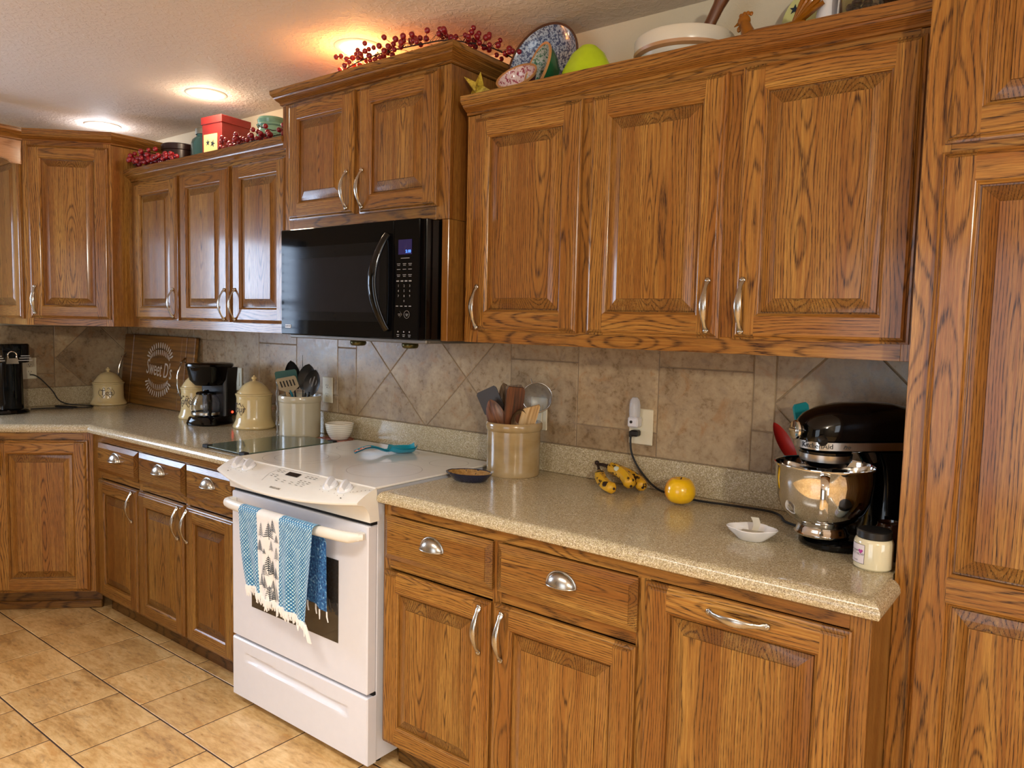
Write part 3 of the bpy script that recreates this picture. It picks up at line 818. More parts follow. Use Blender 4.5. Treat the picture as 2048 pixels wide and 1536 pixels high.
# oven door
m = M(); m.box(-.752, -.010, -.667, -.6285, .262, .803, 0, c=.004); m.build('oven_door', WHITE, t)
dr = t.children[-1]
m = M(); m.box(-.7525, -.0095, -.655, -.629, .8032, .8155, 0); m.build('door_gap', VOID, t)
m = M(); m.box(-.7515, -.0105, -.64, -.6285, .2515, .2617, 0); m.build('drawer_gap', VOID, t)
m = M(); m.box(-.627, -.147, -.6690, -.6672, .395, .668, 0, c=.0005); m.build('window_glass', NT('oven_window').set(color=lin('2f2b26'), rough=.08, coat=.5), dr)
m = M(); P = []; ru = []; rv = []
for i in range(25):
    s = i/24; x = -.742+.727*s; e = min(s, 1-s)*.727
    y = -.712-.022*(1-(2*s-1)**2)+(.030*(1-min(1, e/.045))**2); P.append((x, y, .772)); k = .6+.4*min(1, e/.03); ru.append(.0175*k); rv.append(.0125*k)
m.tube(P, ru, 16, ref=(0, 1, 0), rv=rv)
for x in (-.728, -.030): m.box(x-.012, x+.012, -.70, -.6675, .760, .784, 0, c=.004)
m.build('handle', WHITE2, dr)
# storage drawer with moulded grip
m = M(); xs = [-.752, -.66, -.655, -.115, -.110, -.010]
def recess(x, z):
    u = (x+.386)/.285; v = (z-.186+.006*u)/.0165
    if abs(u) >= 1: 
        return 0
    return .011*max(0, 1-max(abs(v)**3, abs(u)**12))
P = []
for i in range(61):
    x = -.750+.738*i/60; P.append([(x, -.667+recess(x, .034+.214*j/44), .034+.214*j/44) for j in range(45)])
m.grid(P)
x0, x1, z0, z1 = -.750, -.012, .034, .248
for a, b in (((x0, z0), (x1, z0)), ((x1, z0), (x1, z1)), ((x1, z1), (x0, z1)), ((x0, z1), (x0, z0))):
    sx = lambda p: p[0]+(.004 if p[0] > -.4 else -.004)*1; sz = lambda p: p[1]+(.004 if p[1] > .1 else -.004)
    m.face([(a[0], -.667, a[1]), (b[0], -.667, b[1]), (sx(b), -.662, sz(b)), (sx(a), -.662, sz(a))])
    m.face([(sx(a), -.662, sz(a)), (sx(b), -.662, sz(b)), (sx(b), -.6285, sz(b)), (sx(a), -.6285, sz(a))])
m.build('storage_drawer', WHITE, t, angle=30)

# towel on the handle
BLUE = NT('blue_waffle_weave'); o_ = BLUE.attr('gc')
sx_, sy_, sz_ = BLUE.sep(o_)
cx_ = BLUE.math('SINE', BLUE.math('MULTIPLY', sx_, 2*PI/.0125)); cz_ = BLUE.math('SINE', BLUE.math('MULTIPLY', sz_, 2*PI/.0125))
f_ = BLUE.math('MULTIPLY_ADD', BLUE.math('MULTIPLY', cx_, cz_), .5, .5)
f2_ = BLUE.math('ADD', f_, BLUE.math('MULTIPLY', BLUE.math('SUBTRACT', BLUE.noise(o_, 60, 2), .5), .5))
BLUE.bump(f_, .9, .003)
BLUE.set(color=BLUE.ramp(f2_, [(.25, '1f5f93'), (.5, '3f8fc0'), (.72, '8cc4df'), (.95, 'e2eff4')]), rough=.9, sheen=.3)
NAVYC = NT('blue_waffle_back'); NAVYC.set(color=NAVYC.ramp(NAVYC.noise(NAVYC.attr('gc'), 130, 2), [(.35, '173f78'), (.6, '3a78b4'), (.7, '9cc4e0')]), rough=.9)
CLOTHW = pbr('white_cotton', 'eae9e8', .9); PINE = pbr('pine_print_navy', '1d2a38', .9); PINE2 = pbr('pine_print_grey', '76787c', .9)
t = thing('dish_towel', 'blue waffle dish towel with white pine tree band and fringe on the oven handle', 'towel', (0, 0, 0))
def ty(x, z):
    k = (.775-z)/.30
    return -.757-.006*math.sin(x*95+z*6)*k-.007*math.sin(x*41+1)*k+.010*k
def front(x, z):
    k = (.775-z)/.29; xl = -.568+.030*max(0, k)**1.3*(1-.3*math.sin(k*4)); xr = -.166-.046*max(0, k)**1.2
    u = (x+.568)/(.402); return (xl+(xr-xl)*u, ty(x, z), z)
def zb(x): u = (x+.568)/.402; return .520-.052*u+.006*math.sin(u*11)
bands = [(-.568, -.462, 0), (-.462, -.338, 1), (-.338, -.166, 0)]
m = M(); mats = [BLUE.m, CLOTHW]
def panelc(x0, x1, mat, nx):
    P = []
    for i in range(nx+1):
        x = x0+(x1-x0)*i/nx; row = []
        for a in range(7):      # over the bar
            an = PI*a/6*1.0; row.append((x, -.737+.021*math.cos(an), .776+.0165*math.sin(an)+.002))
        z0 = zb(x)
        for j in range(1, 31):
            row.append(front(x, .776+(z0-.776)*j/30))
        P.append(row)
    m.grid(P, mat)
for a, b, mt in bands:
    mm = M(); m = mm; panelc(a, b, 0, 16)
    m.build('woven_band' if mt == 0 else 'tree_print_band', mats[mt], t, angle=80)
# pine prints on the white band
m = M()
def tree(cx, cz, h, wd, mat):
    def q(x, z): p = front(x, z); return (p[0], p[1]-.0012, p[2])
    m.face([q(cx-wd*.03, cz), q(cx+wd*.03, cz), q(cx+.0003, cz+h), q(cx-.0003, cz+h)], mat)
    wd *= 1.3; nb = 7
    for k in range(nb):
        z = cz+h*(.16+.78*k/nb); ww = wd*.5*(1-k/nb*.85); d = h*.085
        for s in (-1, 1): m.face([q(cx, z+d), q(cx+s*ww, z-d*.6), q(cx+s*ww*.8, z-d*.75), q(cx, z+d*.3)], mat)
for cx, cz, h, wd, mt in ((-.437, .705, .055, .028, 1), (-.395, .705, .062, .046, 0), (-.372, .73, .05, .03, 0), (-.445, .655, .045, .038, 0), (-.418, .652, .02, .014, 0), (-.385, .665, .04, .022, 1), (-.352, .64, .05, .026, 1),
                          (-.40, .585, .068, .046, 0), (-.380, .578, .062, .034, 0), (-.42, .575, .045, .034, 1), (-.362, .575, .028, .02, 1), (-.44, .535, .05, .034, 0), (-.418, .53, .05, .024, 0), (-.385, .533, .035, .022, 0), (-.36, .53, .03, .016, 1),
                          (-.40, .490, .055, .042, 0), (-.382, .487, .052, .03, 0), (-.352, .50, .05, .03, 1), (-.352, .70, .03, .02, 0), (-.355, .575, .045, .026, 0)):
    tree(cx, max(cz, zb(cx)+.002), h, wd, mt)
m.build('pine_tree_print', [PINE, PINE2], t)
# fringe
m = M()
for i in range(84):
    x = -.566+.4*i/83; p = front(x, zb(x)); ln = random.uniform(.022, .038)
    m.tube([p, (p[0]+random.uniform(-.003, .004), p[1]-.002, p[2]-ln*.5), (p[0]+random.uniform(-.006, .008), p[1]+random.uniform(-.004, .002), p[2]-ln)], [.0034, .0036, .0022], 6)
p0 = Vector(front(-.168, zb(-.168)))
for k in range(5): m.tube([p0+Vector((.001*k, 0, .0)), p0+Vector((.012+.003*k, -.002, -.03)), p0+Vector((.018+.004*k, 0, -.055))], [.003, .0035, .002], 6)
tag(m.build('fringe', CLOTHW, t), kind='stuff')
# back layer hanging behind the bar
m = M(); P = []
for i in range(13):
    x = -.53+.376*i/12; row = [(x, -.716, .775)]
    for j in range(1, 21):
        k = j/20; row.append((x-.012*k*(i/12), -.7125+.012*k+.005*math.sin(x*80)*k if k > .1 else -.716,   .775-(.262+.01*math.sin(x*30))*k))
    P.append(row)
m.grid(P); m.build('back_layer', NAVYC.m, t, angle=80)
m = M()
for i in range(22):
    q = P[int(i*12/21)][-1]; m.tube([q, (q[0]+.002, q[1]-.001, q[2]-.016), (q[0]+random.uniform(0, .01), q[1]-.002, q[2]-.032)], [.0026, .0026, .0016], 6)
tag(m.build('back_fringe', CLOTHW, t), kind='stuff')

# ------------------------------------------------------------------ microwave
t = thing('microwave_oven', 'black over-the-range microwave with a curved handle under the tall cabinet', 'microwave', (0, 0, 0))
DOORG = NT('black_door_glass').set(color=lin('08080a'), rough=.05, spec=.08)
m = M(); m.box(-.748, -.012, -.426, -.012, 1.376, 1.768, 0, c=.002); m.build('housing', BLACK, t)
m = M(); m.box(-.7495, -.1345, -.4565, -.4265, 1.3755, 1.7655, 0, c=.003); m.build('door', DOORG, t)
dr = t.children[-1]
m = M(); m.box(-.745, -.015, -.4195, -.40, 1.3615, 1.3755, 0, c=.003); m.box(-.742, -.02, -.40, -.02, 1.362, 1.3755, 0, c=.003); m.build('bottom_vent', GREYM, t)
m = M(); m.box(-.729, -.165, -.4572, -.4567, 1.430, 1.698, 0); m.build('window_border', pbr('window_border_black', '101114', .08, spec=.1), dr)
m = M(); m.box(-.700, -.20, -.4577, -.4573, 1.462, 1.655, 0); m.build('window_mesh', pbr('door_mesh_grey', '1c1d22', .08, spec=.1), dr)
m = M(); P = []; ru = []
for i in range(21):
    s = i/20; P.append((-.158-.030*math.sin(PI*s), -.462-.040*math.sin(PI*s)**.8, 1.405+.315*s)); ru.append(.013+.004*math.sin(PI*s))
m.tube(P, ru, 14, ref=(0, 1, 0), rv=.009); m.build('handle', BLACK, dr)
m = M(); m.box(-.1325, -.0145, -.4565, -.4265, 1.3755, 1.7655, 0, c=.003); m.build('control_panel', DOORG, t); cp = t.children[-1]
m = M(); m.box(-.110, -.048, -.4575, -.4568, 1.652, 1.700, 0); m.build('display', NT('display_dark').set(color=lin('0d0a1c'), rough=.1, emit=lin('2a2080'), es=.25), cp)
text('5:10', .014, lambda c: (-.064+c.x, -.4579-c.z, 1.661+c.y), cp, emis('display_blue_digits', '4f8cff', 2.2), 'clock_digits')
LEG = pbr('legend_grey', '8d8f92', .5)
m = M()
def dash(x, z, wd, hh=.0018): m.box(x-wd/2, x+wd/2, -.4575, -.4568, z-hh/2, z+hh/2, 0)
dash(-.078, 1.640, .040, .002)
for r_, z in enumerate((1.622, 1.604, 1.586)):
    for x in (-.108, -.081, -.055): dash(x, z, .016); dash(x, z-.005, .012) if r_ != 1 else None
for x in (-.112, -.092, -.073, -.054): dash(x, 1.566, .012, .004)
for x in (-.114, -.094, -.073, -.054): dash(x, 1.484, .011, .003)
for x in (-.108, -.081, -.055): dash(x, 1.390, .012); dash(x, 1.3845, .009); m.sphere((x, -.4572, 1.400), .0028, seg=8, rings=5, sy=.2)
for cx in (-.103, -.068):
    m.tube([(cx+.0125*math.cos(a*PI/(2 if cx < -.1 else 8)), -.4575, 1.457+.0125*math.sin(a*PI/(2 if cx < -.1 else 8))) for a in range(4 if cx < -.1 else 16)], .0006, 5, closed=True); dash(cx, 1.458, .012); dash(cx, 1.453, .008)
tag(m.build('key_legends', LEG, cp), kind='stuff')
for i, ch in enumerate('1234567890'):
    r_, c_ = divmod(i, 3)
    text(ch, .011, (lambda cx, cz: (lambda c: (cx+c.x, -.4576-c.z, cz+c.y)))((-.108, -.081, -.055)[c_] if i < 9 else -.081, 1.550-.0165*r_), cp, LEG, 'key_digit', res=1)
m = M(); m.box(-.722, -.688, -.4580, -.4568, 1.400, 1.412, 0, c=.0004); m.build('name_badge', pbr('badge_silver', 'd5d5d5', .35), dr)
text('KENMORE', .0078, lambda c: (-.705+c.x*.88, -.4582-c.z, 1.406+c.y), dr, BLACKM)
for x in (-.598+.052, -.313+.052):
    m = M(); m.lathe([(0, -.001), (.026, -.001), (.030, -.006), (.031, -.014), (.028, -.021), (.022, -.024), (0, -.025)], 28, (0, 0, 0))
    tag(m.build('puck_light', pbr('olive_bronze_metal', '54502f', .3, .8) if x < -.5 else bpy.data.materials['olive_bronze_metal'], loc=(x, -.25, 1.3600)),
        'olive round puck under the microwave, the '+('left' if x < -.5 else 'right')+' one of the two', 'puck light', 'round pucks under the microwave')

# ------------------------------------------------------------------ ceiling lights
for i, (x, y, col, st, pw) in enumerate(((-.455, -.335, 'ffab60', 55, 7), (-1.468, -.335, 'ffe2c0', 30, 3.2), (-2.465, -.335, 'e6f0ff', 22, 3.2))):
    t = thing('recessed_light', ('round recessed ceiling light glowing orange behind the red berries', 'round recessed ceiling light glowing warm white between the other two', 'round recessed ceiling light glowing cool white above the corner cabinet')[i], 'ceiling light', (x, y, CEIL), 0, 'recessed ceiling lights')
    m = M(); m.lathe([(.066, -.001), (.067, -.0055), (.083, -.0045), (.088, -.001), (.088, 0), (.066, 0)], 40)
    m.build('trim_ring', WHITE2, t)
    dp = .030 if i == 0 else .014
    m = M(); m.lathe([(.0655*math.cos(a*PI/16), -.001-dp*math.sin(a*PI/16)) for a in range(9)], 32)
    m.build('lamp_lens', emis('lens_glow_%d' % i, col, st), t)
    light('POINT', 'lamp_bulb', (x, y, CEIL-dp-.035), pw, lin(col), .035)
#PART4
# ------------------------------------------------------------------ things on the counters
CT = .9145
CREAM = pbr('cream_glaze', 'd8c38e', .16, var=.05, vscale=12, coat=.4); CREAM2 = pbr('pale_cream_glaze', 'd3c6a0', .2, coat=.3)
BROWNINK = pbr('brown_stencil', '3a2418', .5)
def canister(loc, s, word, label, rot):
    t = thing('canister', label, 'canister', loc, rot, 'cream stoneware canisters')
    m = M(); p = [(0, .0), (.094, 0), (.098, .004), (.098, .010), (.092, .018), (.085, .030), (.082, .045), (.081, .105), (.0815, .112), (.083, .115), (.083, .120), (.079, .1205)]
    p = [(a*s[0], b*s[1]) for a, b in p]; m.lathe(p, 48); m.build('body', CREAM, t)
    m = M(); h = .1205*s[1]; p = [(.079, 0), (.086, .0005), (.0865, .006), (.082, .009), (.078, .011), (.077, .014), (.070, .022), (.055, .043), (.040, .056), (.022, .064), (.009, .067), (.007, .071), (.0125, .077), (.013, .082), (.009, .0865), (.0045, .0875), (.0048, .092), (0, .094)]
    m.lathe([(a*s[0], h+.0005+b*s[2]) for a, b in p], 48); m.build('lid', CREAM, t)
    R = .0818*s[0]
    def wrap(c, zc=.072):
        a = c.x/R; return (math.sin(a)*(R+.0008), -math.cos(a)*(R+.0008)-c.z*.1, zc*s[1]+c.y)
    text(word, .043, wrap, t, BROWNINK, 'stencil_lettering', shear=.1, res=4)
    m = M()
    for sd in (-1, 1):
        for k in range(2):
            m.tube([wrap(Vector((sd*(.006+.028*u), (-.020 if k else .021)+.008*math.sin(u*7+k), 0))) for u in [i/9 for i in range(10)]], [.0014-.0008*i/9 for i in range(10)], 5)
        m.tube([wrap(Vector((sd*(.033+.009*math.sin(u*PI)), -.016+.034*u, 0))) for u in [i/9 for i in range(10)]], .0011, 5)
    m.build('stencil_scrolls', BROWNINK, t)
    return t
canister((-2.783, -.190, CT), (.98, 1.0, 1.0), 'Tea', 'cream stoneware canister marked Tea, left of the engraved wooden board', 1.0)
canister((-1.908, -.150, CT), (.86, 1.25, 1.0), 'Coffee', 'cream canister half hidden behind the black coffee maker', .25)
canister((-1.422, -.132, CT), (.985, 1.28, 1.0), 'Flour', 'large cream canister between the black coffee maker and the grey utensil crock', -.08)

# wooden board with handles, leaning
WOODB = NT('dark_walnut_board'); g_ = WOODB.obj(); n_ = WOODB.noise(WOODB.vec('MULTIPLY', g_, (3, 60, 60)), 1, 4, .6, .4); n2_ = WOODB.noise(WOODB.vec('MULTIPLY', g_, (2, 2, 14)), 1, 3)
WOODB.set(color=WOODB.mix(WOODB.rng(n2_, .35, .65, 0, .6), WOODB.ramp(n_, [(.3, '40280f'), (.5, '75511f'), (.7, '9c7032')]), lin('7a4c1c')), rough=.35)
t = thing('serving_board', 'large dark wooden board engraved Sweet Ds with two metal handles, leaning on the tiles', 'board', (-2.885, -.064, CT), 0)
t.rotation_euler = (-.105, 0, 0)
BW, BH = .785, .404
m = M()
m.box(0, .11, -.018, .006, 0, BH, 0, c=.004); m.box(.112, BW-.132, -.018, .006, 0, BH, 0, c=.003); m.box(BW-.130, BW-.078, -.021, .006, 0, BH, 0, c=.003); m.box(BW-.076, BW, -.018, .006, 0, BH, 0, c=.004)
m.build('planks', WOODB.m, t)
SILVERP = pbr('silver_paint', 'c9c2b6', .4)
for x in (.035, .705):
    m = M(); m.tube([(x, -.022-.035*math.sin(PI*i/12)**.7, .075+.215*i/12) for i in range(13)], .006, 10, rv=.004)
    for z in (.098, .268): m.tube([(x, -.017, z), (x, -.050, z)], .0035, 8)
    m.build('handle', CHROME, t)
text('Sweet D\'s', .092, lambda c: (.430+c.x*.76, -.0186-c.z, .212+c.y*1.3-.06*c.x), t, SILVERP, 'engraved_lettering', shear=.15, res=4)
def leaf(cx, cz, an, ln, wd):
    P = []
    for k in range(12):
        a = 2*PI*k/12; u, v = ln/2*math.cos(a)+ln/2, wd/2*math.sin(a); P.append((cx+u*math.cos(an)-v*math.sin(an), -.0188, cz+u*math.sin(an)+v*math.cos(an)))
    m.face(P)
for sg in (-1, 1):
    m = M(); cz = .212+sg*.058
    for k in range(15):
        a = PI*(.06+.88*k/14); x = .430-.112*math.cos(a); z = cz+sg*.062*math.sin(a)
        oa = math.atan2(sg*math.sin(a)*.9, -math.cos(a)*.55)
        leaf(x, z, oa+.12*sg, .036, .0105)
        if 0 < k < 14: leaf(x, z-sg*.004, -PI/2*sg, .034*min(1, .5+math.sin(a)*.6), .008)
    m.build('engraved_wreath', SILVERP, t)


# coffee maker
GLASS = NT('clear_glass').set(color=(1, 1, 1), rough=.02, trans=1, ior=1.45)
t = thing('coffee_maker', 'black drip coffee maker with glass carafe and a red switch light', 'coffee maker', (-1.672, -.195, CT), .28)
m = M()
def rrect(w0, d0, y0, n=6, r=.03):
    pts = []
    for cx, cy, a0 in ((w0-r, y0+r, -PI/2), (w0-r, y0+d0-r, 0), (-w0+r, y0+d0-r, PI/2), (-w0+r, y0+r, PI)):
        for k in range(n+1): a = a0+PI/2*k/n; pts.append((cx+r*math.cos(a), cy+r*math.sin(a)))
    return pts
def loft(m, secs, mat=0):
    P = [[(x, y, z) for x, y in pts] for pts, z in secs]; m.grp += 1; m.grid(P, mat, cv=True); m.face(P[0], mat); m.face(P[-1], mat)
loft(m, [(rrect(.083, .19, -.115, r=.05), 0), (rrect(.084, .19, -.117, r=.05), .008), (rrect(.077, .183, -.108, r=.05), .036), (rrect(.073, .18, -.104, r=.05), .040)])
m.build('base', BLACK, t)
m = M(); loft(m, [(rrect(.077, .085, .000, r=.02), .038), (rrect(.080, .088, -.002, r=.02), .20), (rrect(.086, .092, -.004, r=.02), .275)]); m.build('water_tank', BLACKM, t)
m = M(); loft(m, [(rrect(.060, .150, -.088, r=.055), .190), (rrect(.076, .175, -.108, r=.06), .215), (rrect(.085, .195, -.118, r=.06), .276), (rrect(.090, .205, -.122, r=.062), .283), (rrect(.088, .203, -.120, r=.062), .292), (rrect(.080, .195, -.112, r=.06), .296)]); m.build('brew_head', BLACK, t)
m = M(); m.sphere((.078, .045, .056), .006, seg=10, rings=6); m.build('power_light', emis('red_indicator', 'ff3a22', 5), t)
m = M(); cc = (0, -.045, .0405)
RC_ = Matrix.Translation((0, -.045, 0)) @ Matrix.Rotation(.95, 4, 'Z') @ Matrix.Translation((0, .045, 0))
m.lathe([(0, .002), (.052, .002), (.060, .010), (.066, .035), (.066, .060), (.058, .085), (.044, .103), (.040, .112), (.0385, .112), (.0425, .102), (.056, .084), (.064, .060), (.064, .035), (.058, .012), (.050, .0045), (0, .0045)], 36, cc); m.build('carafe', GLASS, t); cf = t.children[-1]
m = M(); m.lathe([(.0665, .010), (.0672, .010), (.0678, .022), (.0668, .022)], 36, cc); m.build('steel_band', STEELB, cf)
m = M(); m.T = RC_; m.lathe([(0, .128), (.012, .128), (.014, .122), (.040, .118), (.046, .112), (.046, .106), (0, .106)], 28, cc)
m.tube([(.0, -.045-.040, .150), (.0, -.045-.078, .147), (.0, -.045-.092, .125), (.0, -.045-.090, .075), (.0, -.045-.075, .052)], [.008, .011, .011, .010, .008], 10, ref=(1, 0, 0)); m.build('carafe_lid_and_grip', BLACK, cf)

# tall black appliance at the left
t = thing('iced_tea_maker', 'tall glossy black drink maker with silver ring tap at the left edge', 'drink maker', (-2.725, -.735, CT), 1.55)
m = M(); loft(m, [(rrect(.10, .22, -.11, r=.09), 0), (rrect(.105, .225, -.113, r=.09), .006), (rrect(.098, .215, -.108, r=.09), .018), (rrect(.085, .20, -.10, r=.08), .022)]); m.build('base', BLACK, t)
m = M(); loft(m, [(rrect(.082, .165, -.07, r=.06), .021), (rrect(.080, .160, -.068, r=.06), .30)]); m.build('tower', BLACK, t)
m = M(); loft(m, [(rrect(.094, .20, -.115, r=.06), .262), (rrect(.096, .204, -.117, r=.06), .268), (rrect(.097, .206, -.118, r=.06), .352), (rrect(.092, .20, -.113, r=.06), .358)]); m.build('head', BLACK, t)
SILT = pbr('silver_trim', 'cfcfcf', .3, .6)
for sg in (-1, 1):
    m = M()
    for i, z in enumerate((.272, .284, .295)): m.box(sg*.062-.034+.006*i, sg*.062+.030-.006*i, -.119-.001, -.117, z, z+.004, 0)
    m.build('silver_stripes', SILT, t)
m = M(); m.tube([(.0+.020*math.cos(a*PI/12), -.124, .300+.020*math.sin(a*PI/12)) for a in range(-2, 15)], .0035, 8); m.prism([(-.028, .258), (.028, .258), (.021, .30), (.016, .286), (-.016, .286), (-.021, .30)], -.127, -.119); m.build('tap_ring', CHROME, t)
m = M(); pts = [(-2.9195, -.55, 1.09), (-2.895, -.53, 1.088), (-2.88, -.50, 1.06), (-2.865, -.455, 1.0), (-2.85, -.435, .955), (-2.83, -.41, .932), (-2.80, -.37, .922), (-2.74, -.31, .919), (-2.69, -.32, .918), (-2.68, -.37, .918), (-2.73, -.43, .918), (-2.79, -.46, .9185), (-2.83, -.455, .9185), (-2.80, -.43, .919), (-2.72, -.39, .919), (-2.70, -.42, .918), (-2.75, -.52, .918), (-2.77, -.60, .918)]
def smooth(pts, n=5):
    P = [Vector(p) for p in pts]; out = []
    for i in range(len(P)-1):
        a, b, c, d = P[max(i-1, 0)], P[i], P[i+1], P[min(i+2, len(P)-1)]
        for k in range(n):
            s = k/n; out.append(.5*((2*b)+(c-a)*s+(2*a-5*b+4*c-d)*s*s+(3*b-a-3*c+d)*s**3))
    return out+[P[-1]]
m.tube(smooth(pts), .0032, 8); tag(m.build('power_cord', RUBBER), 'black power cord looping on the counter right of the tall black drink maker', 'cord')

# wall plates
IVORY = pbr('ivory_plastic', 'ddd6bd', .35, var=.01)
def plate(name, label, cat, loc, rz=0, wd=.07, outlets=(), rockers=()):
    t = thing(name, label, cat, loc, rz)
    m = M(); m.box(-wd/2, wd/2, -.006, 0, -.0585, .0585, 0, c=.0025); m.build('wall_plate', IVORY, t)
    for dx, dz in outlets:
        m = M(); m.lathe([(0, .0075), (.0165, .0075), (.0172, .0062), (.0172, .005)], 24); 
        for v in range(len(m.vs)): q = m.vs[v]; m.vs[v] = Vector((dx+q.x, -q.z, dz+q.y*.85))
        m.build('socket', IVORY, t); s = t.children[-1]
        m = M(); m.box(dx-.0075, dx-.0055, -.0079, -.0074, dz-.002, dz+.006, 0); m.box(dx+.0055, dx+.0075, -.0079, -.0074, dz-.002, dz+.005, 0); m.box(dx-.0022, dx+.0022, -.0079, -.0074, dz-.0095, dz-.006, 0)
        m.build('slots', VOID, s)
    for dx, dz in rockers:
        m = M(); m.box(dx-.016, dx+.016, -.0085, -.0055, dz-.033, dz+.033, 0, c=.001); m.build('rocker', IVORY, t)
    return t
YW = -.0095
plate('wall_outlet', 'ivory duplex wall outlet right of the grey utensil crock', 'outlet', (-1.028, YW, 1.115), outlets=((0, .0195), (0, -.0195)))
plate('wall_outlet', 'ivory wall plate holding the night light and black plug', 'outlet', (.565, YW, 1.111), wd=.086, outlets=((-.012, .0195), (-.012, -.0195)))
plate('light_switch', 'white switch plate partly hidden by the tan utensil crock', 'switch', (.155, YW, 1.116), wd=.072, rockers=((0, 0),))
plate('light_switch', 'pale wall plate between the coffee maker and the large cream canister', 'switch', (-1.742, YW, 1.118), wd=.07, rockers=((0, 0),))
plate('wall_outlet', 'pale wall outlet just behind the tall black drink maker', 'outlet', (XL+.0095, -.548, 1.126), PI/2, outlets=((0, .0195), (0, -.0195)))
# night light
t = thing('night_light', 'clear plastic bullet night light plugged into the ivory outlet', 'night light', (.553, YW-.0085, 1.128))
t.scale = (1.1, 1.1, 1.1)
m = M(); m.box(-.017, .017, -.030, 0, -.016, .014, 0, c=.004); m.build('housing', pbr('grey_white_plastic', 'd6d6dc', .3), t)
m = M(); m.lathe([(0, -.001), (.0045, -.001), (.0045, .001), (0, .001)], 12, (0, 0, 0))
for v in range(len(m.vs)): q = m.vs[v]; m.vs[v] = Vector((q.x-.004, -.0305+q.z*.5, q.y))
m.build('light_sensor', BLACKM, t)
SHADE = NT('clear_ribbed_plastic'); SHADE.set(color=lin('d9dade'), rough=.06, alpha=.38)
m = M(); pr = [(.0165, .0145), (.0175, .030), (.0172, .050), (.0145, .064), (.008, .072), (0, .074)]
m.lathe(pr+[(0, .0725), (.007, .0705), (.0132, .0632), (.0158, .050), (.0160, .030), (.0150, .0145)], 28, (0, -.017, 0), sy=.85); m.build('shade', SHADE.m, t)
# plug and cord to the mixer
t = thing('plug_cord', 'black plug and cord running from the outlet behind the apple to the mixer', 'cord', (.553, YW-.0085, 1.0915))
m = M(); m.box(-.012, .016, -.026, 0, -.011, .009, 0, c=.004); m.box(-.017, -.009, -.024, -.006, -.016, .006, 0, c=.003); m.build('plug', BLACKM, t)
pts = [(.540, -.032, 1.085), (.541, -.036, 1.060), (.548, -.038, 1.025), (.572, -.040, .985), (.615, -.045, .945), (.655, -.052, .924), (.70, -.06, .9185), (.80, -.085, .918), (.90, -.072, .918), (1.0, -.064, .918), (1.05, -.09, .918), (1.09, -.155, .918), (1.16, -.19, .9185)]
o = Vector(t.location); m = M(); m.tube([p-o for p in smooth(pts)], .0034, 8); m.build('cord', RUBBER, t)

# crock of cooking utensils (grey)
SALT = pbr('grey_saltglaze', 'bdb59c', .22, var=.05, vscale=14, coat=.3); TAN = None
def crock(t, R, H, mat, lip=.004, taper=1.0):
    m = M(); w_ = .011
    m.lathe([(0, 0), (R*.97, 0), (R, .006), (R*.995, .02), (R*taper, H-.04), (R*taper, H-.030), (R*taper+lip*.4, H-.028), (R*taper+lip, H-.022), (R*taper+lip, H-.006), (R*taper+lip*.4, H), (R*taper-w_+.002, H), (R*taper-w_, H-.004), (R-w_, .02), (0, .014)], 56)
    m.build('crock_body', mat, t)
t = thing('utensil_crock', 'grey stoneware crock full of black and green kitchen tools', 'crock', (-1.059, -.140, CT))
crock(t, .089, .182, SALT)
BLKN = pbr('black_nylon', '17181a', .35); TEAL = pbr('dark_teal_plastic', '1b4a40', .4); TEAL2 = pbr('teal_silicone', '2a7f86', .45)
def stick(m, a, b, r0, r1, mat=0, flat=1): m.tube([a, tuple((Vector(a)+Vector(b))/2), b], [r0, (r0+r1)/2, r1], 8, mat)
def place_tool(name, label, cat, base, tip, roll, fn, group=None):
    """tool modelled along +z; base inside the crock, tip is the direction"""
    b, e = Vector(base), Vector(tip); d = (e-b).normalized()
    q = Vector((0, 0, 1)).rotation_difference(d).to_matrix().to_4x4() @ Matrix.Rotation(roll, 4, 'Z')
    t = thing(name, label, cat, base, 0, group); t.rotation_euler = q.to_euler()
    fn(t, (e-b).length); return t
def spoon_fn(mat, hmat, w0, h0, slots=0, bowl=.012):
    def fn(t, L):
        m = M(); hz = L-h0
        m.tube([(0, 0, 0), (0, 0, hz*.5), (0, 0, hz+.008)], [.005, .0055, .006], 8, rv=[.0035, .0035, .004]); m.build('shaft', hmat, t)
        m = M(); P = []
        n = 14
        for i in range(n+1):
            s = i/n; w_ = w0/2*math.sin(PI*min(1, .12+s*.88))**.6 if s < 1 else 0.001
            row = []
            for j in range(9):
                v = -1+2*j/8; row.append((w_*v, bowl*(1-v*v)*math.sin(PI*s), hz+h0*s))
            P.append(row)
        m.grid(P); P2 = [[(x, y+.002, z) for x, y, z in r] for r in P]; m.grp += 1; m.grid(P2)
        m.build('spoon_bowl', mat, t)
        if slots:
            m = M()
            for k in range(slots):
                x = (k-(slots-1)/2)*w0*.2; m.box(x-.0022, x+.0022, bowl*.82-.0005, bowl*.82+.001, hz+h0*.25, hz+h0*.75, 0)
            m.build('slots', pbr('slot_light', '77797c', .5) if 'slot_light' not in bpy.data.materials else bpy.data.materials['slot_light'], t)
    return fn
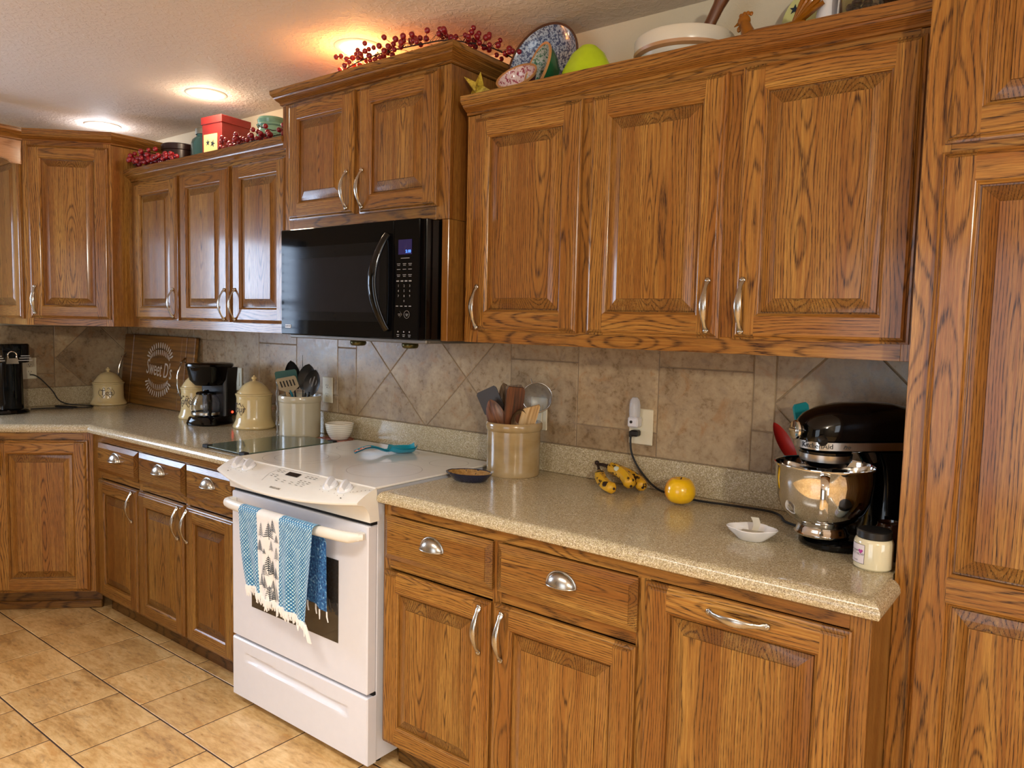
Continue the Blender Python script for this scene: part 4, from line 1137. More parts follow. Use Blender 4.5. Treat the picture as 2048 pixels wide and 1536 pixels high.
def blade_fn(mat, hmat, w0, h0, th=.004, slots=0, neck=.012, sk=0):
    def fn(t, L):
        m = M(); hz = L-h0
        m.tube([(0, 0, 0), (0, 0, hz*.6), (0, 0, hz+.01)], [.0055, .005, .0045], 8); m.build('shaft', hmat, t)
        m = M(); pts = [(-neck, hz), (neck, hz), (w0/2, hz+h0*.28), (w0/2, hz+h0*.93), (w0/2-.006, hz+h0), (-w0/2+.006, hz+h0+sk), (-w0/2, hz+h0*.93+sk), (-w0/2, hz+h0*.28)]
        m.prism(pts, -th/2, th/2); m.build('blade', mat, t)
        if slots:
            m = M()
            for k in range(slots):
                x = (k-(slots-1)/2)*w0*.16; m.box(x-.003, x+.003, -th/2-.0006, th/2+.0006, hz+h0*.4, hz+h0*.8, 0)
            m.build('slots', VOID, t)
    return fn
cx, cy = -1.059, -.140; G1 = 'tools in the grey crock'
place_tool('serving_spoon', 'round black nylon serving spoon standing tallest at the right in the grey crock', 'spoon', (cx+.005, cy, .94), (cx+.062, cy+.0, 1.238), .5, spoon_fn(BLKN, BLKN, .085, .12), G1)
place_tool('slotted_spoon', 'black slotted spoon at the far right of the grey crock', 'spoon', (cx+.01, cy-.02, .94), (cx+.116, cy-.005, 1.215), .5, spoon_fn(BLKN, BLKN, .072, .115, 3), G1)
place_tool('ladle', 'black spoon seen edge-on at the left of the grey crock', 'spoon', (cx+.0, cy+.0, .94), (cx-.082, cy+.01, 1.245), 1.1, spoon_fn(BLKN, BLKN, .07, .13, 0, .028), G1)
place_tool('serving_spoon', 'low black spoon behind the tan slotted turner in the grey crock', 'spoon', (cx, cy+.03, .94), (cx+.02, cy+.045, 1.19), .5, spoon_fn(BLKN, BLKN, .07, .085), G1)
place_tool('spatula', 'dark green flat spatula in the grey crock', 'spatula', (cx-.01, cy-.02, .94), (cx-.045, cy-.045, 1.205), .45, blade_fn(TEAL, BLKN, .105, .085), G1)
place_tool('slotted_turner', 'tan slotted turner in front of the green spatula', 'turner', (cx+.01, cy+.02, .94), (cx+.012, cy-.085, 1.180), .55, blade_fn(pbr('taupe_nylon', '9a8e76', .4), pbr('teal_grip', '1f6f80', .4), .092, .072, slots=5), G1)
def skew(t, L):
    m = M(); m.tube([(0, 0, 0), (0, 0, L*.5), (0, 0, L)], [.0028, .0026, .0008], 8); m.build('rod', BLKN, t)
place_tool('skewer', 'thin black rod pointing up from the middle of the grey crock', 'skewer', (cx+.01, cy+.01, .94), (cx-.030, cy+.035, 1.272), 0, skew, G1)
def tongs(t, L):
    m = M()
    for s in (-1, 1): m.tube([(s*.004, 0, 0), (s*.013, 0, L*.5), (s*.010, 0, L-.02), (s*.004, 0, L)], [.004, .005, .004, .003], 8, rv=.0015)
    m.build('arms', STEELB, t)
place_tool('tongs', 'steel tongs leaning out to the left of the grey crock', 'tongs', (cx-.02, cy, .94), (cx-.118, cy-.01, 1.195), .3, tongs, G1)
place_tool('wooden_spoon', 'pale wooden handle low in the front of the grey crock', 'spoon', (cx+.0, cy+.03, .94), (cx-.018, cy-.060, 1.115), .3, spoon_fn(pbr('pale_wood', 'c7a87c', .5), pbr('pale_wood_b', 'c7a87c', .5), .022, .05, 0, .004), G1)
# clear acrylic hook hanging on the crock side
t = thing('crystal_swizzle', 'twisted clear acrylic stem with a white tip standing against the grey crock', 'ornament', (-1.120, -.215, CT))
ACR = NT('clear_acrylic').set(color=(.85, .9, 1), rough=.05, trans=.85, ior=1.45)
m = M(); P = [(.002*math.sin(k*.5), 0, .0+.235*k/30) for k in range(31)]
m.tube(P, [.0065+.002*math.sin(k*1.1) for k in range(31)], 8, rv=.004); m.build('stem', ACR, t)
m = M(); m.sphere((.002, 0, .240), .0065, seg=10, rings=6, sz=1.5); m.sphere((.0, 0, .004), .006, seg=8, rings=5, sz=.7); m.build('tip', pbr('frosted_white', 'e8ecf2', .3), t)

# small bowl on red trivet
REDT = NT('red_mosaic'); v_ = REDT.vor(REDT.obj(), 90, out=1); REDT.set(color=REDT.ramp(REDT.sep(v_)[0], [(0, '5e2018'), (.5, '9a4a38'), (.8, 'c99a84'), (1, '7a2c20')]), rough=.6)
m = M(); m.lathe([(0, 0), (.082, 0), (.085, .003), (.082, .007), (0, .006)], 40); tag(m.build('trivet', REDT.m, loc=(-.852, -.118, CT)), 'round red patterned trivet under the white striped bowl', 'trivet')
BOWLW = NT('white_ribbed_glaze'); z_ = BOWLW.sep(BOWLW.obj())[2]
BOWLW.set(color=BOWLW.mix(BOWLW.rng(BOWLW.math('SINE', BOWLW.math('MULTIPLY', z_, 2*PI/.0085)), .72, .9), lin('e4dfd0'), lin('9d9a8c')), rough=.2)
m = M(); m.lathe([(0, 0), (.036, 0), (.038, .004), (.044, .010), (.055, .034), (.061, .066), (.0595, .068), (.057, .066), (.050, .034), (.036, .012), (0, .009)], 48)
tag(m.build('small_bowl', BOWLW.m, loc=(-.838, -.100, CT+.0075)), 'small white ribbed bowl left of the cooktop by the wall', 'bowl')

# glass cutting board, rests on rubber feet
t = thing('glass_cutting_board', 'greenish glass cutting board lying on the counter left of the range', 'cutting board', (-.93, -.385, CT+.005), math.atan2(-.62+.60, .30)+.0)
t.rotation_euler = (0, 0, 0); t.location = (-.925, -.38, CT+.005)
m = M(); m.box(-.145, .145, -.215, .215, 0, .005, 0, c=.001); TG = NT('green_tempered_glass').set(color=lin('8fa08c'), rough=.06, trans=.55, ior=1.4, spec=.6); m.build('glass_panel', TG, t)
for sx in (-1, 1):
    for sy in (-1, 1):
        m = M(); m.box(sx*.128-.018, sx*.128+.018, sy*.208-.011, sy*.208+.011, -.0048, .0082, 0, c=.002); m.build('corner_foot', RUBBER, t)

# turquoise spoon rest on the cooktop
TURQ = NT('turquoise_glaze'); to_ = TURQ.obj(); TURQ.set(color=lin('1f9dbb'), rough=.15, coat=.4)
FLOW = NT('floral_print'); FLOW.set(color=FLOW.ramp(FLOW.sep(FLOW.vor(FLOW.obj(), 150, out=1))[0], [(0, 'c34a2c'), (.35, 'e2d9cb'), (.6, '2e7f8c'), (.85, 'd66a3e'), (1, 'f0e9dc')]), rough=.25)
t = thing('spoon_rest', 'turquoise spoon rest with painted flowers lying on the white cooktop', 'spoon rest', (-.405, -.185, .9237), math.atan2(.155, .045)+PI+PI)
t.rotation_euler = (0, 0, math.atan2(.19, .10))
m = M(); P = []
for i in range(27):
    s = i/26; x = -.155+.24*s
    if s < .55: wd = .014+.004*math.sin(PI*s/.55)+(.004 if s < .15 else 0); h = .010+.016*math.sin(PI*min(1, s/.5))**1.2
    else: u = (s-.55)/.45; wd = .016+.032*math.sin(PI*min(1, u*.93+.03))**.7; h = .0
    P.append((x, max(wd, .002), h, s))
rows = []
for x, wd, h, s in P:
    row = []; u = max(0, (s-.55)/.45)
    for j in range(11):
        v = -1+2*j/10; dish = .004+.004*v*v
        if s > .55: dish = .003+(.020)*abs(v)**2.2+.012*max(0, (u-.8)/.2)**2
        k = min(1, u*3); row.append((x, wd*v, (h+.006*abs(v)**2) if s <= .55 else (.010*(1-k)+dish)))
    rows.append(row)
m.grid(rows); r2 = [[(x, y, max(.0004, z-.004)) for x, y, z in r] for r in rows]; m.grp += 1; m.grid(r2)
m.build('dish', TURQ.m, t)
m = M(); m.grid([[(x, y, z+.0006) for x, y, z in r[1:-1]] for r in rows[:8]]); m.grp += 1
m.grid([[(x, y, z+.0006) for x, y, z in r[8:]] for r in [q_[3:] for q_ in rows[20:25]]]); m.build('painted_flowers', FLOW.m, t)

# navy dish
NAVY = pbr('navy_glaze', '141c38', .12, coat=.5); AMB = NT('amber_glaze'); AMB.set(color=AMB.ramp(AMB.noise(AMB.obj(), 90, 3), [(.4, '8c6a3a'), (.6, 'a98650'), (.7, '1b2038')]), rough=.2)
t = thing('small_dish', 'oval navy dish with amber inside, in front of the tan crock', 'dish', (.108, -.330, CT), .25)
t.scale = (1.1, 1.1, 1.05)
m = M(); fl = lambda r, z, a: r*(1+.05*math.cos(a*2)+(.10 if math.cos(a-PI) > .93 else 0)*(z > .01))
m.lathe([(0, 0), (.046, 0), (.050, .003), (.064, .020), (.067, .026), (.065, .027), (.0625, .025)], 44, fn=fl, sy=.82); m.build('outside', NAVY, t)
m = M(); m.lathe([(.0625, .025), (.050, .008), (.040, .005), (0, .0045)], 44, fn=fl, sy=.82); m.build('inside', AMB.m, t)

# tan crock with wooden tools
TANC = NT('tan_stoneware'); tn = TANC.noise(TANC.vec('MULTIPLY', TANC.obj(), (8, 8, 14)), 1, 3); TANC.set(color=TANC.ramp(tn, [(.3, '8d7650'), (.5, 'a38a5e'), (.7, 'b09c78')]), rough=.2, coat=.35)
t = thing('utensil_crock', 'tan stoneware crock full of wooden spoons right of the cooktop', 'crock', (.141, -.139, CT))
crock(t, .0925, .184, TANC.m, .006)
def wood(name, a, b, c):
    W_ = NT(name); n_ = W_.noise(W_.vec('MULTIPLY', W_.obj(), (120, 120, 6)), 1, 3); W_.set(color=W_.ramp(n_, [(.3, a), (.5, b), (.7, c)]), rough=.4); return W_.m
WD1 = wood('dark_spoon_wood', '2f170a', '5a3016', '7d4822'); WD2 = wood('red_spoon_wood', '3c1e10', '623a20', '7d5030'); WD3 = wood('light_spoon_wood', 'a07c4e', 'c9a877', 'dcc49a'); WD4 = wood('grey_spoon_wood', '3a2a1c', '5f4a35', '8a6f4e')
cx, cy = .141, -.139; G2 = 'wooden tools in the tan crock'
place_tool('spatula', 'black flat spatula at the far left of the tan crock', 'spatula', (cx+.02, cy, .95), (cx-.095, cy-.045, 1.205), .35, blade_fn(pbr('black_nylon_b', '2b2422', .4), BLKN, .078, .11, sk=.0), G2)
place_tool('wooden_spoon', 'rounded dark wooden spoon behind the black spatula', 'spoon', (cx+.01, cy+.03, .95), (cx-.052, cy-.0, 1.228), .5, spoon_fn(WD4, WD4, .055, .11, 0, .008), G2)
place_tool('wooden_spatula', 'square grey-brown wooden spatula in the middle of the tan crock', 'spatula', (cx, cy+.03, .95), (cx-.016, cy+.015, 1.222), .6, blade_fn(WD4, WD4, .062, .13, .008), G2)
place_tool('wooden_spoon', 'reddish wooden spoon facing front at the left of the tan crock', 'spoon', (cx+.015, cy-.02, .95), (cx-.050, cy-.075, 1.175), .4, spoon_fn(WD2, WD2, .066, .12, 0, -.012), G2)
place_tool('wooden_spatula', 'broad brown wooden spatula leaning right in the tan crock', 'spatula', (cx-.01, cy-.02, .95), (cx+.040, cy-.045, 1.222), .75, blade_fn(WD1, WD1, .062, .15, .008, neck=.022), G2)
place_tool('wooden_spoon', 'low dark wooden spoon between the two broad wooden spatulas', 'spoon', (cx, cy-.0, .95), (cx+.006, cy+.0, 1.165), .4, spoon_fn(WD1, WD1, .06, .10, 0, .01), G2)
place_tool('wooden_spoon', 'curved light-rimmed wooden ladle low at the right of the tan crock', 'spoon', (cx-.01, cy-.0, .95), (cx+.062, cy-.045, 1.150), 1.0, spoon_fn(WD4, WD3, .055, .08, 0, .02), G2)
place_tool('wooden_spatula', 'pale wooden spatula at the right of the tan crock', 'spatula', (cx, cy+.01, .95), (cx+.093, cy-.020, 1.172), .55, blade_fn(WD3, WD3, .056, .12, .006, sk=-.03), G2)
def strainer(t, L):
    R_ = .052; m = M(); m.tube([(R_*math.sin(2*PI*k/36), 0, L-R_-R_*math.cos(2*PI*k/36)) for k in range(36)], .0024, 8, closed=True, ref=(0, 1, 0))
    m.tube([(0, 0, 0), (0, 0, L-2*R_)], .003, 8)
    for a in (-.55, .85): m.tube([(R_*math.sin(a), 0, L-R_+R_*math.cos(a)), ((R_+.018)*math.sin(a), 0, L-R_+(R_+.018)*math.cos(a))], .0024, 6)
    m.build('wire_frame', STEELB, t)
    m = M(); MESHM = NT('fine_wire_mesh'); MESHM.set(color=lin('8d8f8e'), rough=.4, metal=.6, alpha=.45)
    P = []
    for i in range(9):
        r = R_*math.sin(PI/2*i/8); d = .028*math.cos(PI/2*i/8); P.append([(r*math.sin(2*PI*k/28), d, L-R_+r*math.cos(2*PI*k/28)) for k in range(28)])
    m.grid(P, cv=True); m.build('mesh_bowl', MESHM.m, t)
place_tool('mesh_strainer', 'round wire mesh strainer standing behind the wooden tools', 'strainer', (cx+.0, cy+.045, .95), (cx+.068, cy+.055, 1.232), .6, strainer, G2)

# bananas and apple
BAN = NT('spotted_banana_skin'); bz = BAN.attr('gc'); s1 = BAN.noise(bz, 48, 3); s2 = BAN.noise(bz, 28, 3)
bc = BAN.mix(BAN.rng(s2, .35, .7, 0, .5), lin('dba521'), lin('b3981f')); bc = BAN.mix(BAN.rng(s1, .555, .59), bc, lin('2a170a'))
BAN.set(color=bc, rough=.42); STEM = pbr('dark_banana_stem', '2a170f', .7)
t = thing('banana_bunch', 'bunch of three small spotted bananas with dark stems against the curb', 'bananas', (.515, -.095, CT))
def banana(pts, r, ends=True):
    P = smooth(pts, 6); n = len(P); R_ = []
    for i in range(n):
        s = i/(n-1); R_.append(r*(min(1, (s/.16)**.6+.25)*min(1, ((1-s)/.14)**.6+.18)))
    return P, R_
st = Vector((-.088, .046, .060))
for nm, pts, r, off in (('banana', [(-.03, .03, .058), (.01, .012, .056), (.055, -.012, .044), (.085, -.035, .024)], .0205, 0), ('banana', [(-.050, -.002, .040), (-.020, -.040, .032), (.020, -.072, .021), (.055, -.088, .019)], .0185, 7), ('banana', [(-.02, .045, .05), (.03, .038, .045), (.080, .020, .030), (.110, -.005, .018)], .0190, 19)):
    P, R_ = banana(pts, r); m = M(); m.off = Vector((off, 0, 0)); m.tube(P, R_, 7); o = m.build(nm, [BAN.m], t, angle=50)
    m = M(); m.tube([tuple(st), tuple((st+Vector(pts[0]))/2+Vector((0, 0, .004))), pts[0]], [.0045, .0045, .008], 7); m.tube([P[-2], P[-1]+(P[-1]-P[-2])*.4], [.0055, .004], 7); m.build('stem', STEM, o)
m = M(); m.sphere(tuple(st+Vector((-.004, .003, .003))), .008, seg=8, rings=6); m.build('stem_joint', STEM, t)
m = M()
for i in range(6):
    pass
c0 = Vector((.016, -.008, .066)); m.T = Matrix.Translation(c0) @ Matrix.Rotation(.75, 4, 'X') @ Matrix.Rotation(-.6, 4, 'Z'); m.lathe([(0, .0018), (.007, .0014), (.0105, 0)], 16, sx=1.1, sy=.8); m.build('fruit_sticker', pbr('sticker_white_green', 'c9d2bd', .4), t)
APM = NT('golden_red_apple_skin'); ao = APM.obj(); ax_, ay_, az_ = APM.sep(ao)
k_ = APM.math('ADD', APM.math('MULTIPLY', ax_, -18), APM.math('MULTIPLY', APM.noise(ao, 25, 4), 1.4)); k2_ = APM.rng(k_, .85, 1.6)
APM.set(color=APM.mix(k2_, APM.mix(APM.rng(APM.noise(ao, 60, 2), .4, .7, 0, .35), lin('f4c318'), lin('e2ae1c')), lin('cf5a1c')), rough=.22, coat=.3)
t = thing('apple', 'yellow apple with an orange blush standing right of the bananas', 'apple', (.775, -.150, CT))
m = M(); P = []
for i in range(17):
    a = PI*i/16; r = .0455*math.sin(a)**.82*(1+.05*math.cos(a)); z = .042-.041*math.cos(a)
    if a < .5: z += .008*(1-a/.5)**2
    if a > PI-.62: z -= .015*(1-(PI-a)/.62)**2
    P.append((r, z))
m.lathe(P, 32, fn=lambda r, z, a: r*(1+.02*math.cos(5*a)*(.5-z/.09)+.015*math.cos(2*a+1))); m.build('flesh', APM.m, t, angle=80)
m = M(); m.tube([(0, 0, .066), (.001, 0, .075), (.003, .001, .080)], [.0014, .0014, .002], 6); m.build('stem', STEM, t)

# white leaf dish with soap slab
PORC = pbr('white_porcelain', 'e6e6e6', .12, var=.01, coat=.4)
t = thing('leaf_dish', 'white scalloped porcelain dish holding folded frosted wrap, left of the mixer', 'dish', (1.075, -.372, CT), .2)
def fl2(r, z, a): return r*(1+(.16*abs(math.cos(2.0*a))**1.5-.02)*min(1, z/.02))
m = M(); m.lathe([(0, 0), (.030, 0), (.034, .003), (.050, .021), (.055, .029), (.0535, .0305), (.051, .029), (.040, .010), (.028, .0055), (0, .005)], 56, fn=fl2, sy=.85); m.build('dish_body', PORC, t)
m = M(); WRAP = NT('frosted_wrap').set(color=lin('ddd8c6'), rough=.35, trans=.35)
P = [(-.030, -.014), (.032, -.020), (.036, .018), (-.024, .022)]
m.box(-.028, .030, -.016, .016, .010, .020, 0, c=.004)
m.grid([[(.004+.006*math.sin(u*3)+.014*(v-.5)*(1+.4*u), .012-.010*u, .018+.038*u) for v in (0, .25, .5, .75, 1)] for u in [i/6 for i in range(7)]]); m.build('folded_wrap', WRAP, t)
m = M(); m.box(.022, .030, .060, .068, 0, .006, 0, c=.001)

#PART5
# ------------------------------------------------------------------ stand mixer
AX = Vector((1.236, -.285, CT)); HD = math.atan2(.035, .20)
t = thing('stand_mixer', 'glossy black stand mixer with polished steel bowl in the corner by the pantry', 'mixer', (1.2616, -.261, CT), .85)
# local frame: +x from bowl to the pedestal
m = M()
def sup(w0, l0, l1, n=40, p=2.6):     # superellipse outline
    pts = []
    for k in range(n):
        a = 2*PI*k/n; c_, s_ = math.cos(a), math.sin(a)
        x = math.copysign(abs(c_)**(2/p), c_); y = math.copysign(abs(s_)**(2/p), s_)
        pts.append(((l1+l0)/2+(l1-l0)/2*x, w0*y))
    return pts
loft(m, [(sup(.082, -.100, .158, p=2.3), 0), (sup(.086, -.106, .160, p=2.3), .006), (sup(.086, -.106, .160, p=2.3), .014), (sup(.078, -.094, .156, p=2.3), .024), (sup(.070, -.080, .154, p=2.3), .027)])
m.build('base', BLACK, t)
m = M(); secs = []
for z, w_, xa, xb in ((.024, .068, .055, .154), (.05, .056, .062, .152), (.10, .050, .066, .150), (.15, .050, .066, .152), (.20, .054, .055, .160), (.235, .060, .030, .172)):
    secs.append((sup(w_, xa, xb, p=2.5), z))
loft(m, secs); m.build('pedestal', BLACK, t)
# head: cross sections along x
m = M(); rings = []
hx = [(-.128, .028, .252, .30), (-.120, .045, .238, .314), (-.105, .055, .232, .328), (-.075, .063, .230, .341), (-.03, .067, .230, .350), (.03, .068, .230, .353), (.09, .066, .230, .352), (.14, .060, .232, .343), (.175, .048, .238, .322), (.192, .028, .250, .300)]
for x, w_, z0, z1 in hx:
    r = []
    for k in range(32):
        a = 2*PI*k/32; c_, s_ = math.cos(a), math.sin(a)
        yy = w_*math.copysign(abs(c_)**(.75), c_); zc = (z0+z1)/2; zz = zc+(z1-z0)/2*math.copysign(abs(s_)**(.8), s_)
        r.append((x, yy, zz))
    rings.append(r)
m.grp += 1; m.grid(rings, 0, cv=True); m.face(rings[0]); m.face(rings[-1]); m.build('motor_head', BLACK, t, angle=60)
hd = t.children[-1]
# trim band around the head
def hw(x):
    for (a, wa, *_), (b, wb, *_) in zip(hx, hx[1:]):
        if a <= x <= b: return wa+(wb-wa)*(x-a)/(b-a)
    return .02
m = M(); rows = []
band = [(-.1285, 0)]+[(x, -1) for x in (-.122, -.11, -.09, -.06, -.02, .04, .10, .15)]
path = [(-.126, .020), (-.131, .0)]; path = []
for x in (.15, .10, .04, -.02, -.06, -.09, -.108, -.119): path.append((x, hw(x)*1.01+.0015))
path += [(-.127, .026), (-.1305, .010)]
path = path+[(x, -y) for x, y in path[::-1]]
P = [[(x, y, .243), (x, y*1.0, .262)] for x, y in path]; m.grid(P)
P2 = [[(x*.99, y*.97, .243), (x*.99, y*.97, .262)] for x, y in path]; m.grp += 1; m.grid(P2)
m.build('trim_band', STEELB, hd, angle=60)
# writing on the band, on the side facing the room (-y)
pl = [Vector((x, y, 0)) for x, y in path]; half = pl[len(pl)//2:]
seg = []; s_ = 0
for a, b in zip(half, half[1:]): seg.append((s_, a, b)); s_ += (b-a).length
def along(d):
    for st0, a, b in reversed(seg):
        if d >= st0 or st0 == 0:
            u = (b-a).normalized(); q = a+u*(d-st0); nn = Vector((u.y, -u.x, 0)); return q, nn
text('KitchenAid', .0165, lambda c: (lambda qn: (qn[0].x+qn[1].x*(.0008+c.z), qn[0].y+qn[1].y*(.0008+c.z), .2525+c.y))(along(.040+c.x*1.05)), hd, BLACKM)
text('Pro', .012, lambda c: (lambda qn: (qn[0].x+qn[1].x*.0008, qn[0].y+qn[1].y*.0008, .2515+c.y))(along(.112+c.x)), hd, pbr('faint_script', '4a4440', .5), shear=.3)
m = M(); m.lathe([(0, .196), (.044, .196), (.050, .200), (.056, .208), (.058, .235), (0, .235)], 32, (-.060, 0, 0)); m.build('planetary_hub', BLACK, hd)
m = M(); m.lathe([(.0555, .212), (.0595, .212), (.0605, .229), (.0565, .229)], 40, (-.060, 0, 0)); m.build('hub_ring', STEELB, hd)
m = M(); m.lathe([(0, .14), (.006, .14), (.008, .17), (.010, .206), (0, .206)], 16, (-.050, 0, 0)); m.build('beater_shaft', STEELB, hd)
# attachment knob at the nose
m = M(); m.T = Matrix.Translation((-.124, 0, .285)) @ Matrix.Rotation(-PI/2, 4, 'Y')
m.lathe([(0, 0), (.012, 0), (.012, .012), (.022, .014), (.0235, .019), (.021, .023), (0, .024)], 28)
m.box(-.003, .003, -.016, .016, .0235, .028, 0, c=.001); m.build('attachment_knob', CHROME, hd)
m = M(); m.T = Matrix.Translation((-.112, -.056, .272)) @ Matrix.Rotation(PI/2+.5, 4, 'X'); m.lathe([(0, 0), (.010, 0), (.012, .01), (.010, .016), (0, .017)], 16); m.build('speed_knob', BLACKM, hd)
# bowl
m = M(); c = (-.060, 0, .028)
m.lathe([(.046, 0), (.058, .002), (.060, .006), (.056, .010), (.054, .018), (.050, .024), (.053, .030), (.075, .045), (.092, .066), (.1015, .095), (.1055, .135), (.1075, .168), (.110, .171), (.1095, .174), (.1065, .173), (.1045, .166), (.1025, .135), (.0985, .096), (.089, .069), (.072, .049), (.05, .036), (0, .034)], 64, c)
o_b = m.build('mixing_bowl', CHROME, t, angle=50)
for v_ in o_b.data.vertices: v_.co.x = -.060+(v_.co.x+.060)*1.06; v_.co.y *= 1.06
bw = o_b
m = M(); P = []
an = -2.14
pts = [(.107, .166), (.128, .160), (.142, .140), (.144, .10), (.132, .066), (.100, .054)]
m.T = Matrix.Translation((c[0], c[1], c[2])) @ Matrix.Rotation(an, 4, 'Z')
m.tube([(r, 0, z) for r, z in [(p[0], p[2]) for p in smooth([(a, 0, b) for a, b in pts], 5)]], .0035, 10, ref=(0, 1, 0), rv=[.013-.004*math.sin(PI*i/25) for i in range(26)]); m.build('bowl_handle', CHROME, bw, angle=60)

# small tool jar behind the mixer bowl
t = thing('tool_jar', 'pale jar mostly hidden behind the steel mixing bowl, holding spatulas', 'jar', (1.155, -.085, CT))
m = M(); m.lathe([(0, 0), (.052, 0), (.055, .005), (.056, .10), (.054, .13), (.050, .13), (.050, .01), (0, .01)], 32); m.build('jar_body', CREAM2, t)
REDS = pbr('red_silicone', 'c42a22', .4)
G3 = 'tools in the pale jar'
place_tool('spoonula', 'red silicone spatula leaning left behind the mixer bowl', 'spatula', (1.16, -.085, .95), (1.030, -.115, 1.180), .9, spoon_fn(REDS, pbr('white_handle', 'd9d3c8', .4), .042, .115, 0, .012), G3)
place_tool('spatula', 'teal silicone spatula with a wooden handle behind the mixer knob', 'spatula', (1.15, -.085, .95), (1.100, -.125, 1.240), .9, blade_fn(pbr('bright_teal_silicone', '17828a', .4), WD3, .044, .11, .008), G3)

# second jar and candle
t = thing('candle_jar', 'cream candle jar with a black lid and a printed label at the counter end', 'candle', (1.362, -.405, CT), -.15)
m = M(); m.lathe([(0, 0), (.036, 0), (.040, .004), (.0405, .010), (.0405, .060), (.038, .066), (.036, .068), (0, .068)], 44); m.build('wax_filled_glass', NT('cream_wax_glass').set(color=lin('d9d2b2'), rough=.08, coat=.6), t)
m = M(); m.lathe([(.0, .0682), (.0345, .0682), (.0365, .070), (.0365, .084), (.034, .086), (0, .086)], 44); m.build('lid', BLACKM, t)
RC = .0408
def lw(x, z, o=.0): a = x/RC-.72; return ((RC+o)*math.sin(a), -(RC+o)*math.cos(a), z)
m = M()
m.grid([[lw(-.030+.056*i/14, .014, .0002), lw(-.030+.056*i/14, .056, .0002)] for i in range(15)], 0)
for a, b, zz0, zz1 in ((-.030, .026, .0135, .0143), (-.030, .026, .0557, .0565)): m.grid([[lw(a+(b-a)*i/14, zz0, .0004), lw(a+(b-a)*i/14, zz1, .0004)] for i in range(15)], 1)
m.face([lw(.0252, .0135, .0004), lw(.026, .0135, .0004), lw(.026, .0565, .0004), lw(.0252, .0565, .0004)], 1)
hp = [(.009*.9*math.sin(a)**3, .0056*(.8125*math.cos(a)-.3125*math.cos(2*a)-.125*math.cos(3*a)-.0625*math.cos(4*a))) for a in [2*PI*k/24 for k in range(24)]]
m.grp += 1; m.face([lw(.0165+x*.7, .041+z, .0005) for x, z in hp], 2)
m.build('paper_label', [pbr('label_paper', 'e6dcdf', .5), BLACKM, pbr('magenta_heart', 'b8449a', .5)], t)
text('best mom', .0082, lambda c: lw(-.004+c.x, .0415+c.y, .0005), t, BLACKM, res=2); text('LIGHT IT NOW', .0085, lambda c: lw(.000+c.x*.85, .034+c.y, .0005), t, pbr('grey_print', '8b8589', .5), res=2)
text('soy candle', .004, lambda c: lw(.002+c.x, .020+c.y, .0005), t, BLACKM, res=1)
m = M(); m.lathe([(0, 0), (.030, 0), (.032, .004), (.032, .07), (.028, .078), (.028, .084), (.026, .084), (.025, .078), (0, .074)], 32)
tag(m.build('amber_jar', NT('dark_amber_glass').set(color=lin('4a2412'), rough=.06, trans=.5, coat=.5), loc=(1.374, -.305, CT)), 'small dark amber jar behind the black-lidded candle', 'jar')

# ------------------------------------------------------------------ decorations on top of the cabinets
TZ = 2.1325
BERRY = pbr('dark_red_berry', '86101f', .3, var=.12, coat=.3); TWIG = pbr('dark_twig', '2b1c16', .8)
_b = M(); _b.sphere((0, 0, 0), 1, seg=12, rings=8); BME = _mesh(_b, 'berry', BERRY)
def garland(name, label, spine, nb, spread, rise, r=.0068, seed=1, extra=()):
    rnd = random.Random(seed); t = thing(name, label, 'berry garland', spine[0], 0, 'red berry garlands on the cabinets'); o = Vector(spine[0])
    S = smooth(spine, 8); m = M(); m.tube([p-o for p in S], .0022, 6)
    tips = list(extra)
    B = []
    while len(B) < nb:
        p = S[rnd.randrange(len(S))]; ln = rnd.uniform(.02, spread)
        d = Vector((rnd.uniform(-1, 1), rnd.uniform(-.7, .7), rnd.uniform(-.25, 1)*rise)).normalized()*ln
        q = p+d
        if q.z < p.z-.012: q.z = p.z-.012*rnd.random()
        if any((q-b).length < r*1.5 for b in B): 
            if rnd.random() < .9: continue
        B.append(q); m.tube([p-o, (p+q)/2-o+Vector((0, 0, .004)), q-o], .0008, 4)
    for e in tips:
        e = Vector(e); p = min(S, key=lambda s: (s-e).length); m.tube([p-o, (p+e)/2-o, e-o], .0009, 4); B.append(e)
    m.build('twigs', TWIG, t)
    for q in B:
        c = bpy.data.objects.new('berry', BME); COL.objects.link(c); c.parent = t; c.location = q-o; k = r*rnd.uniform(.85, 1.15); c.scale = (k, k, k)
garland('berry_garland', 'long garland of dark red berries along the top of the microwave cabinet', [(-.452, -.39, 2.326), (-.34, -.40, 2.336), (-.22, -.39, 2.342), (-.10, -.37, 2.345), (-.02, -.33, 2.352), (.05, -.22, 2.352), (.085, -.12, 2.335)], 100, .060, .62, .0098, 3)
garland('berry_garland', 'bright red berry sprig at the left end of the three door cabinet top', [(-2.13, -.34, 2.175), (-2.0, -.34, 2.185), (-1.9, -.33, 2.178), (-1.77, -.33, 2.172)], 66, .05, .8, .0118, 5)
garland('berry_garland', 'sparse dark berry sprig right of the red box', [(-1.42, -.31, 2.168), (-1.25, -.30, 2.178), (-1.1, -.29, 2.185), (-.93, -.28, 2.19)], 52, .055, .9, .0108, 8)
TZL = 2.1325
